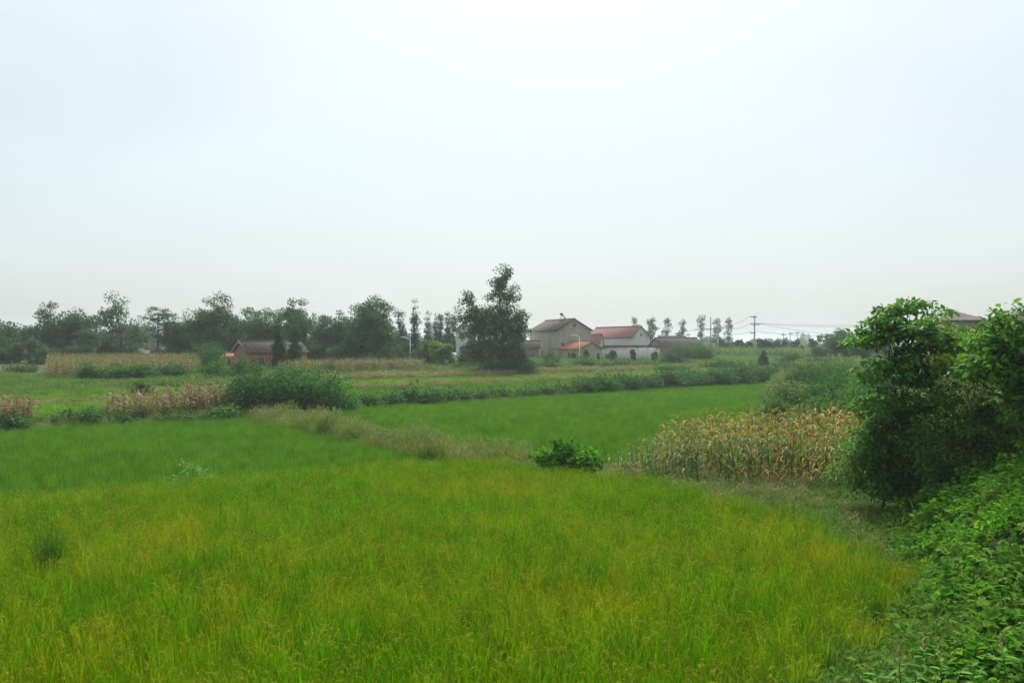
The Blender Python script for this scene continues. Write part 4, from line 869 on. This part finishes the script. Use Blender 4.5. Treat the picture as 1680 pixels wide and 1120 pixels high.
# courtyard wall
def wall_run(name, d0, d1, px0, px1, top0, top1, mat, cap, label, panels=5):
    x0, x1 = wx(px0, d0), wx(px1, d1); z0 = min(gz(x0, d0), gz(x1, d1)) - .2
    L_ = math.hypot(x1 - x0, d1 - d0); a = math.atan2(d1 - d0, x1 - x0); h = wz(top0, d0) - z0
    t = empty(name, (x0, d0, z0), a); tag(t, label, 'wall', kind='thing')
    m = MB(); m.box((L_ / 2, 0, h / 2), (L_, .25, h)); m.build('wall_body', M[mat], t)
    m = MB()
    m.box((L_ / 2, 0, h + .16), (L_ + .2, .7, .32)); m.box((L_ / 2, 0, h + .38), (L_ + .24, .3, .12))
    m.build('coping', M[cap], t)
    for k in range(panels + 1):
        m = MB(); m.box((.16 + (L_ - .32) * k / panels, -.16, h / 2 - .02), (.3, .1, h - .04)); m.build('pier', M[mat], t)
    return t, L_, h
cw, cl, chh = wall_run('courtyard_wall', 150, 153, 989, 1081, 570, 570, 'white', 'slate', 'long whitewashed courtyard wall with dark coping')
m = MB(); m.box((.85, -.145, 1.2), (.7, .04, .9)); wnd = m.build('window', M['glass'], cw)
m = MB()
for (uu, zz, a, b) in ((.85, .72, .84, .07), (.85, 1.68, .84, .07), (.46, 1.2, .07, .9), (1.24, 1.2, .07, .9)): m.box((uu, -.17, zz), (a, .07, b))
m.build('window_frame', M['frame'], wnd)
for i, (px, py, wp, mm, lab) in enumerate([(1006, 574, 9, 'treeM', 'small ragged tree before the left part of white wall'), (1039, 572, 7, 'treeD', 'round dark tree before the middle of white wall'), (1074, 575, 7, 'treeM', 'small tree at the right end of white wall'), (962, 574, 9, 'treeD', 'round tree before the orange roofed house'), (941, 577, 6, 'treeM', 'small tree at the left of the orange roofed house')]):
    far_tree(px, py + 1, wp * .85, 144.5, lab, mm, 470 + i, base_frac=.2, n=4, gaps=0, name='yard_tree', dens=.7, group='small trees along the courtyard wall')
# stone bench line / lane wall with pale slabs near the left lamp
wall_run('lane_wall', 124, 122, 655, 742, 596, 596, 'plaster_dark', 'pole', 'dark low lane wall with pale coping below the lime tree', panels=4)
# small lorry-like trailers on the lane: a white van and a yellow cart seen over the lane wall
def van(px, d, mat, label, ln=4.0, hh=1.7, name='parked_van'):
    x = wx(px, d); z = gz(x, d); t = empty(name, (x, d, z), 0); tag(t, label, 'van')
    m = MB(); prof = [[-.5, .35], [.5, .35], [.5, .62], [.42, .68], [.30, 1.0], [-.46, 1.0], [-.5, .9]]
    n = len(prof); V = [[p[0] * ln, -.8, p[1] * hh] for p in prof] + [[p[0] * ln, .8, p[1] * hh] for p in prof]
    c0 = len(V); V += [[0, -.8, .6 * hh], [0, .8, .6 * hh]]
    m.add(V, [[i, i + n, (i + 1) % n + n, (i + 1) % n] for i in range(n)], [[c0, i, (i + 1) % n] for i in range(n)] + [[c0 + 1, (i + 1) % n + n, i + n] for i in range(n)])
    m.build('body', M[mat], t)
    m = MB(); m.box((.08 * ln, -.81, .8 * hh), (.3 * ln, .03, .22 * hh)); m.build('side_window', M['glass'], t)
    for sx in (-.32, .32):
        for sy in (-.72, .72):
            m = MB(); m.tube([[sx * ln, sy - .1, .33], [sx * ln, sy + .1, .33]], .33, 12); m.build('wheel', M['dark'], t)
    return t
van(693, 128, 'lampw', 'small white van parked behind the lane wall', 3.4, 1.75)
van(702, 131, 'yellow', 'small yellow van parked behind the lane wall', 2.8, 2.0)
van(737, 127, 'lampw', 'white van half hidden below the lime green tree', 3.4, 1.8)

# ------------------------------------------------------------------ poles, lamps, wires
def street_lamp(px, top, d, label, side=-1):
    x = wx(px, d); z = gz(x, d); H = wz(top, d) - z; t = empty('street_lamp', (x, d, z), 0); tag(t, label, 'lamp post')
    m = MB(); m.tube([[0, 0, -.1], [0, 0, H * .5], [0, 0, H]], [.085, .07, .055], 8); m.build('pole', M['lampw'], t, smooth=True)
    m = MB(); m.tube([[0, 0, H - .3], [side * .6, 0, H], [side * 1.1, 0, H + .08]], [.05, .045, .04], 6); m.build('arm', M['lampw'], t, smooth=True)
    m = MB(); m.box((side * 1.25, 0, H + .1), (.6, .24, .12)); m.build('lamp_head', M['lampw'], t)
    m = MB(); m.box((-side * .2, 0, H + .12), (.9, .6, .05)); m.build('solar_panel', M['dark'], t)
    m = MB(); m.box((0, -.02, .12), (.4, .4, .3)); m.build('base', M['pole'], t)
street_lamp(951, 550, 141, 'white street lamp standing before the orange roofed house')
street_lamp(673, 554, 121, 'white street lamp beside the slim conifers')
def power_pole(px, top, d, arms, label, r=.15, name='power_pole', mat='pole'):
    x = wx(px, d); z = gz(x, d); H = wz(top, d) - z; t = empty(name, (x, d, z), R(6)); tag(t, label, 'power pole')
    m = MB(); m.tube([[0, 0, -.2], [0, 0, H * .5], [0, 0, H]], [r * 1.35, r * 1.15, r], 8); m.build('pole', M[mat], t, smooth=True)
    tips = []
    for (py, l, r_) in arms:
        zz = wz(py, d) - z; m = MB(); a, b = -l / 1281 * d, r_ / 1281 * d
        m.box(((a + b) / 2, -.2, zz), (b - a, .2, .24)); am = m.build('crossarm', M['steel'], t)
        for xx in np.linspace(a + .1, b - .1, 3):
            m = MB(); m.tube([[xx, -.2, zz + .07], [xx, -.2, zz + .2], [xx, -.2, zz + .35]], [.05, .09, .04], 6); m.build('insulator', M['lampw'], am)
            tips.append((x + xx, d - .2, z + zz + .36))
    return t, tips
tp, tips = power_pole(1238, 517, 190, [(520, 7, 3), (532, 7, 9), (546, 8, 1)], 'tallest concrete power pole with three crossarms, right of the poplars', .17)
tA, tipA = power_pole(1166, 520, 198, [(540, 9, 10)], 'dark pole of the transformer pair, left one', .13, mat='steel')
tB, tipB = power_pole(1178, 522, 192, [(538, 8, 9), (545, 3, 3)], 'pale pole of the transformer pair, right one', .16)
t = empty('transformer', (wx(1171, 196), 196, wz(562, 196)), 0); tag(t, 'grey transformer on a frame between the paired poles', 'transformer')
m = MB(); m.box((0, 0, .55), (1.0, .7, 1.0)); m.box((0, 0, 1.12), (1.15, .85, .12)); m.build('tank', M['steel'], t)
m = MB(); m.box((0, 0, -.02), (2.6, .3, .16)); m.build('support_beam', M['steel'], t)
m = MB()
for xx in (-.3, 0, .3): m.tube([[xx, 0, 1.18], [xx, 0, 1.55]], [.07, .04], 6)
m.build('bushing', M['slateB'], t)
small = [(1112, 545, 240, 'short dark pole left, above the long grey roof'), (1129, 546, 240, 'short dark pole right, above the long grey roof'), (1285, 546, 260, 'hazy pole left of the pair beyond the round trees'), (1297, 544, 250, 'pale thin pole beyond the row of round trees'), (1308, 543, 255, 'dark thin pole right beyond the row of round trees'), (1405, 538, 200, 'thin pole beside the mulberry tip')]
stips = []
for i, (px, top, d, lab) in enumerate(small):
    t_, tt = power_pole(px, top, d, [(top + 3, 4, 4)], lab, .10, mat='steel' if i != 3 else 'pole', name='utility_pole'); stips.append(tt)
def wire(a, b, sag, label, group, r=.035):
    a, b = np.array(a), np.array(b); f = np.linspace(0, 1, 14)[:, None]; P = a * (1 - f) + b * f; P[:, 2] -= (4 * sag * f * (1 - f))[:, 0]
    m = MB(); m.tube(P, r, 4); o = m.build('power_cable', M['dark']); tag(o, label, 'cable', group)
far_r = lambda py: (wx(1560, 150), 150, wz(py, 150))
G1 = 'cables running right from the tall power pole'; G2 = 'cables between the tall pole and transformer pair'
wire(tips[3], far_r(527), 1.0, 'upper cable running right from the tall power pole', G1); wire(tips[5], far_r(523), .9, 'topmost cable running right from the tall power pole', G1)
wire(tips[4], (wx(1480, 250), 250, wz(553, 250)), 1.2, 'descending cable from the tall pole to the right', G1); wire(tips[8], (wx(1480, 230), 230, wz(549, 230)), 1.0, 'lowest cable running right from the tall power pole', G1)
wire(tips[0], tipB[0], .9, 'top cable from the tall pole to the transformer pair', G2); wire(tips[3], tipB[2], .9, 'middle cable from the tall pole to the transformer pair', G2); wire(tips[6], tipB[3], .8, 'lower cable from the tall pole to the transformer pair', G2)
wire(tipA[0], (wx(960, 230), 230, wz(545, 230)), 1.6, 'cable running left from the transformer pair over the roofs', G2)

# far apartment towers in the haze
def tower(px, top, wp, d, fl, label):
    x = wx(px, d); z = gz(x, d); H = wz(top, d) - z; Wd = wp / 1281 * d; t = empty('apartment_tower', (x, d, z), R(12)); tag(t, label, 'tower', 'hazy apartment towers on the horizon')
    m = MB(); m.box((0, 0, H / 2), (Wd, Wd * .6, H)); m.build('wall', M['tower'], t)
    m = MB(); m.box((0, 0, H + .9), (Wd * .4, Wd * .3, 1.8)); m.build('roof_block', M['tower'], t)
    for k in range(fl):
        m = MB(); m.box((0, -Wd * .3 - .05, H * (k + .55) / fl), (Wd * .86, .12, H / fl * .4)); m.build('window_band', M['glass'], t)
tower(1317, 548, 9, 700, 8, 'left pale apartment tower far off in haze'); tower(1326, 550, 7, 720, 7, 'right pale apartment tower far off in haze'); tower(1412, 545, 10, 650, 8, 'pale apartment tower seen through the mulberry tip')

# ------------------------------------------------------------------ maize
def maize_leaf(seed, L_=.75, Wd=.075, droop=1.6):
    rng = np.random.default_rng(seed); k = 6; f = np.linspace(0, 1, k); ang = R(35) + droop * f ** 1.3; ds = L_ / (k - 1)
    p = np.zeros((k, 3))
    for i in range(1, k): p[i] = p[i - 1] + ds * np.array([math.sin(ang[i - 1]), .12 * rng.normal(), math.cos(ang[i - 1])])
    wv = Wd * np.interp(f, [0, .2, .6, 1], [.55, 1, .8, .03]) / 2; tw = np.cumsum(rng.normal(0, .35, k))
    s = np.stack([np.sin(tw) * .4, np.cos(tw * .6), np.sin(tw) * .5], 1)
    V = np.concatenate([p + s * wv[:, None], p + np.array([0, 0, -.2]) * wv[:, None], p - s * wv[:, None]])
    F = np.array([[j * k + i, (j + 1) * k + i, (j + 1) * k + i + 1, j * k + i + 1] for j in range(2) for i in range(k - 1)])
    return V, F, np.full(len(V), rng.random()) + rng.normal(0, .08, len(V))
LM = {}
for mk in ('corn_g', 'corn_y', 'corn_o'):
    LM[mk] = [mesh_np('leaf', *maize_leaf(500 + i, .50 + .04 * i, .055 + .006 * (i % 3), .55 + .27 * i)[:2], M[mk], np.clip(maize_leaf(500 + i)[2], 0, 1), smooth=True) for i in range(7)]
def stalk_mesh(h, mat):
    m = MB(); m.tube([[0, 0, -.05], [.01, .01, h * .5], [.0, .02, h]], [.014, .011, .006], 5); V = None
    return m.mesh('stalk', M[mat], True)
ST = {mk: stalk_mesh(1.75, mm) for mk, mm in (('g', 'corn_g'), ('y', 'stalk_y'))}
def tassel_mesh(seed):
    rng = np.random.default_rng(seed); n = 9
    V, F, r = blades(np.tile([[0, .02, 1.72]], (n, 1)).astype(float), rng.uniform(0, 6.28, n), np.abs(rng.normal(.35, .2, n)), rng.uniform(.18, .30, n), np.full(n, .014), 3, .5, rng)
    return mesh_np('tassel', V, F, M['corn_y'], r)
TS = [tassel_mesh(520 + i) for i in range(3)]
m = MB(); m.tube([[0, 0, 0], [.03, 0, .09], [.045, 0, .19], [.05, 0, .26]], [.012, .03, .024, .004], 7); EAR = m.mesh('ear', M['corn_y'], True)
rng = random.Random(7); rn2 = np.random.default_rng(8)
def in_corn(x, y):
    return (y < edge(x) - .5) & (y > np.interp(x, [2.5, 5, 8, 11, 14, 17], [30.0, 28.3, 27.0, 26.5, 27.2, 29.5])) & (x < 15.8) & (x > 3.2) & (y < 37)
cand = []
for r_ in range(24):
    for c_ in range(40):
        x = 2.5 + c_ * .36 + rng.uniform(-.1, .1) + (r_ % 2) * .2; y = 25 + r_ * .55 + rng.uniform(-.12, .12)
        if in_corn(np.array(x), np.array(y)): cand.append((x, y))
cand.sort(key=lambda p: p[1] - np.interp(p[0], [2.5, 5, 8, 11, 14, 17], [30.0, 28.3, 27.0, 26.5, 27.2, 29.5]))
front_c, back_c = cand[:160], cand[160:]
def corn_mix(x):
    t = np.interp(x, [3.5, 6, 9, 12, 15], [0, .08, .34, .58, .56]); return t
def maize_plant(x, y, lab, grp):
    t = empty('maize_plant', (x, y, gz(x, y)), rng.uniform(0, 6.28)); t.rotation_euler = (rng.gauss(0, .1), rng.gauss(0, .1), rng.uniform(0, 6.28))
    dry = min(1, max(0, corn_mix(x) + rng.gauss(0, .22))); s = rng.uniform(.74, 1.16) * float(np.interp(x, [3.2, 5, 7, 14], [.42, .66, .98, 1.1])); t.scale = (s ** .5, s ** .5, s)
    tag(t, lab, 'maize', grp)
    o = obj('stalk', ST['g' if dry < .4 else 'y'], t)
    obj('tassel', TS[rng.randrange(3)], t)
    nl = rng.choice((8, 9, 10)); a0 = rng.uniform(0, 6.28)
    for k in range(nl):
        hh = .18 + 1.4 * k / (nl - 1); pdry = dry + .25 * (.5 - k / nl); v = rng.random()
        mk = 'corn_o' if v < pdry * .75 else ('corn_y' if v < pdry * 1.25 + .08 else 'corn_g')
        l = obj('leaf', LM[mk][rng.randrange(7)], t, (0, 0, hh), a0 + k * math.pi + rng.gauss(0, .45)); q = rng.uniform(.8, 1.15) * (1 if k < nl - 2 else .75); l.scale = (q, q, q)
    if s > .8: obj('ear', EAR, t, (.01, 0, .75), rng.uniform(0, 6.28))
GM = 'maize plants right of the vine mound'
foff = lambda p: p[1] - float(np.interp(p[0], [2.5, 5, 8, 11, 14, 17], [30.0, 28.3, 27.0, 26.5, 27.2, 29.5]))
frow = sorted([p for p in front_c if foff(p) < .5], key=lambda p: -p[0])[:24]
for (x, y) in front_c:
    look = 'short green' if x < 6 else ('half withered' if x < 9.5 else 'tall withered')
    if (x, y) in frow: maize_plant(x, y, '%s maize plant in the front row, %s counted from the mulberry' % (look, ords[frow.index((x, y))]), GM)
    else: maize_plant(x, y, look + (' maize plant beside the vine mound' if x < 6 else (' maize plant in the middle, behind the front row' if x < 9.5 else ' maize plant towards the mulberry, behind the front row')), GM + (', green end' if x < 6 else ', middle' if x < 9.5 else ', mulberry end'))
def whole_maize(seed, mats, h=1.75, nl=9):
    g = np.random.default_rng(seed); parts = []; m = MB(); m.tube([[0, 0, -.05], [g.normal(0, .05), g.normal(0, .05), h]], [.016, .008], 4)
    parts.append((np.concatenate(m.V), np.concatenate(m.Q), np.full(m.n, .4), 0))
    for k in range(nl):
        V, F, r = maize_leaf(seed * 13 + k, g.uniform(.5, .8), .075, g.uniform(1.2, 3.0)); a = k * math.pi + g.normal(0, .5); ca, sa_ = math.cos(a), math.sin(a)
        V = V @ np.array([[ca, sa_, 0], [-sa_, ca, 0], [0, 0, 1]]) + np.array([0, 0, .2 + (h - .35) * k / nl]); parts.append((V, F, np.clip(r, 0, 1), g.integers(0, len(mats))))
    V, F, r = blades(np.tile([[0, 0, h - .03]], (7, 1)).astype(float), g.uniform(0, 6.28, 7), np.abs(g.normal(.35, .2, 7)), g.uniform(.18, .3, 7), np.full(7, .016), 3, .5, g); parts.append((V, F, r, 0))
    V, F, rn, mi = join(parts); return mesh_np('maize', V, F, [M[k] for k in mats], rn, midx=mi)
WB = [whole_maize(540 + i, ['corn_y', 'corn_o', 'corn_g', 'corn_g']) for i in range(6)]
if back_c:
    bc = np.array(back_c); n = len(bc); s = rn2.uniform(.76, 1.16, n) * np.interp(bc[:, 0], [3.2, 5, 7, 14], [.42, .66, .98, 1.12])
    scatter('maize_back_rows', np.stack([bc[:, 0], bc[:, 1], ground(bc[:, 0], bc[:, 1])], 1), np.stack([rn2.normal(0, .06, n), rn2.normal(0, .06, n), rn2.uniform(0, 6.28, n)], 1), np.repeat(s[:, None], 3, 1), rn2.integers(0, 6, n), WB, 'back rows of withered maize behind the front plants', 'maize')
# dry brown maize stalks beyond the left paddy: single plants
WD = [whole_maize(560 + i, ['drycorn', 'drycorn', 'tan'], 1.5, 8) for i in range(5)]
GD = 'dry brown maize stalks beyond the left paddy'
def dry_group(px0, px1, n, q0, q1, lab, hs=1.0):
    for k in range(n):
        px = px0 + (px1 - px0) * (k + rng.uniform(.1, .9)) / n; f = (px - 840) / 1281; q = rng.uniform(q0, q1)
        # solve X = f Y on the line Q = q
        Y = (q + 60 * .738 + 15.5 * .676) / (.738 - .676 * f); X = f * Y
        o = obj('dry_maize_plant', WD[rng.randrange(5)], None, (X, Y, gz(X, Y)), rng.uniform(0, 6.28)); s = hs * rng.uniform(.8, 1.15); o.scale = (s * 1.3, s * 1.3, s); o.rotation_euler = (rng.gauss(0, .12), rng.gauss(0, .12), rng.uniform(0, 6.28))
        tag(o, lab, 'maize', GD + lab[-14:] if False else lab)
dry_group(175, 300, 62, 1.4, 4.6, 'dry brown maize stalk in the wide clump behind the left paddy')
dry_group(300, 386, 60, 1.4, 5.2, 'dry brown maize stalk in the tall clump touching the big bush group', 1.15)
dry_group(-12, 50, 40, 1.2, 4.2, 'dry brown maize stalk in the clump at the left border')
# ripe maize fields farther off: masses
WF = [whole_maize(580 + i, ['farcorn', 'farcorn', 'drycorn'], 1.6, 7) for i in range(5)]
cover('ripe_maize_field', lambda x, y: (Q(x, y) > 34) & (Q(x, y) < 58) & (x > -.595 * y) & (x < -.402 * y), (-60, -30, 70, 112), 4.2, WF, 'ripe tan maize field below the left trees', 'maize', 94, .9, 1.15)
cover('ripe_maize_strip', lambda x, y: (Q(x, y) > 29) & (Q(x, y) < 36) & (x > -27) & (x < -12), (-28, -10, 70, 110), 4, WF, 'strip of ripe maize right of the brick house', 'maize', 95, .9, 1.15)

# ------------------------------------------------------------------ leafy plants in the bottom right corner
HL = []
for i in range(3):
    V, F, r = leaf_geo(np.zeros((1, 3)), np.array([[1., 0, .25 - .2 * i]]), np.array([[0, 0, 1.]]), .15 + .02 * i, .05, .3, True, np.random.default_rng(600 + i)); HL.append(mesh_np('leaf', V, F, M['herb'], np.full(len(V), .3 + .25 * i)))
m = MB(); m.tube([[0, 0, -.05], [.01, 0, .25], [.03, .01, .52]], [.007, .006, .003], 5); HS = m.mesh('stem', M['herb'], True)
V, F, r = blades(np.tile([[.03, .01, .48]], (10, 1)).astype(float) + np.random.default_rng(3).normal(0, .008, (10, 3)) + np.linspace(0, .1, 10)[:, None] * [[.15, 0, 1]], np.linspace(0, 12, 10), np.full(10, .5), np.full(10, .05), np.full(10, .014), 2, .5, np.random.default_rng(4)); HF = mesh_np('flower_spike', V, F, M['pink'], r)
herbs = [(1478, 1098, 'leafy herb with a pale flower spike, left of the corner herbs'), (1512, 1085, 'leafy herb with the tallest pale flower spike at the bottom edge'), (1545, 1100, 'leafy herb with a flower spike right of the tallest spike'), (1500, 1125, 'low leafy herb cut by the bottom edge under the spikes'), (1600, 1108, 'leafy herb near the bottom right corner'), (1650, 1085, 'leafy herb at the right border near the bottom corner'), (1440, 1118, 'leafy herb at the bottom edge left of the flower spikes')]
for i, (px, py, lab) in enumerate(herbs):
    d = 8.0
    for _ in range(12):
        x = wx(px, d); d = max(4, (CAMZ - gz(x, d) - .45) * 1281 / (py - 565))
    x = wx(px, d); t = empty('leafy_herb', (x, d, gz(x, d)), rng.uniform(0, 6.28)); tag(t, lab, 'herb', 'leafy herbs at the bottom right'); t.scale = (1.35, 1.35, 1.2)
    obj('stem', HS, t)
    for k in range(11):
        l = obj('leaf', HL[k % 3], t, (.03 * k / 11, 0, .10 + .036 * k), k * 2.4 + rng.gauss(0, .3)); q = rng.uniform(.8, 1.25) * (1.2 - .05 * k); l.scale = (q, q, q)
    if i < 3 or i == 5: obj('flower_spike', HF, t)
# long vine shoots arching out of the leaf carpet
for i, (px, py, ln, az, lab) in enumerate([(1545, 790, .9, 2.6, 'thin curled vine shoot on the crest of the bank'), (1620, 1085, 1.1, .3, 'pale yellow-green vine stem arching at the bottom right corner'), (1600, 770, .8, 1.9, 'thin vine shoot rising before the dark bank shrub'), (1650, 800, .7, .8, 'thin vine shoot at the right border of the bank')]):
    d = 12.0
    for _ in range(14):
        x = wx(px, d); d = max(5, (CAMZ - gz(x, d) - .25) * 1281 / (py - 565))
    x = wx(px, d); t = empty('vine_shoot', (x, d, gz(x, d)), az); tag(t, lab, 'vine')
    f = np.linspace(0, 1, 9); P = np.stack([ln * f, .1 * np.sin(f * 5), .1 + .55 * np.sin(f * 2.6)], 1)
    m = MB(); m.tube(P, np.linspace(.007, .003, 9), 5); m.build('stem', M['near_y'], t, smooth=True)
    for k in range(7): obj('leaf', HL[k % 3], t, tuple(P[k + 1]), k * 2.2).scale = (.55, .8, .55)
# dark clump of barnyard grass standing in the rice
x, y = wx(82, 16.2), 16.2
o = obj('grass_tuft', patch('grass_tuft', 620, 150, .22, 1.3, .016, [M['rice2']], .14, .3, 3), None, (x, y, 0)); tag(o, 'dark green upright grass tuft standing in the rice at the left', 'grass tuft')

# ------------------------------------------------------------------ haze: the humid air over the plain
if HAZE:
    m = bpy.data.materials.new('humid_air'); m.use_nodes = True; n = m.node_tree; n.nodes.clear()
    v = n.nodes.new('ShaderNodeVolumePrincipled'); v.inputs['Color'].default_value = (.86, .94, 1.0, 1); v.inputs['Density'].default_value = HAZE; v.inputs['Anisotropy'].default_value = .2
    oo = n.nodes.new('ShaderNodeOutputMaterial'); n.links.new(v.outputs[0], oo.inputs['Volume'])
    b = MB(); b.box((0, 2850, 13), (8300, 6400, 30)); h = b.build('haze', m); tag(h, 'thin humid haze over the whole plain', 'haze', kind='stuff')
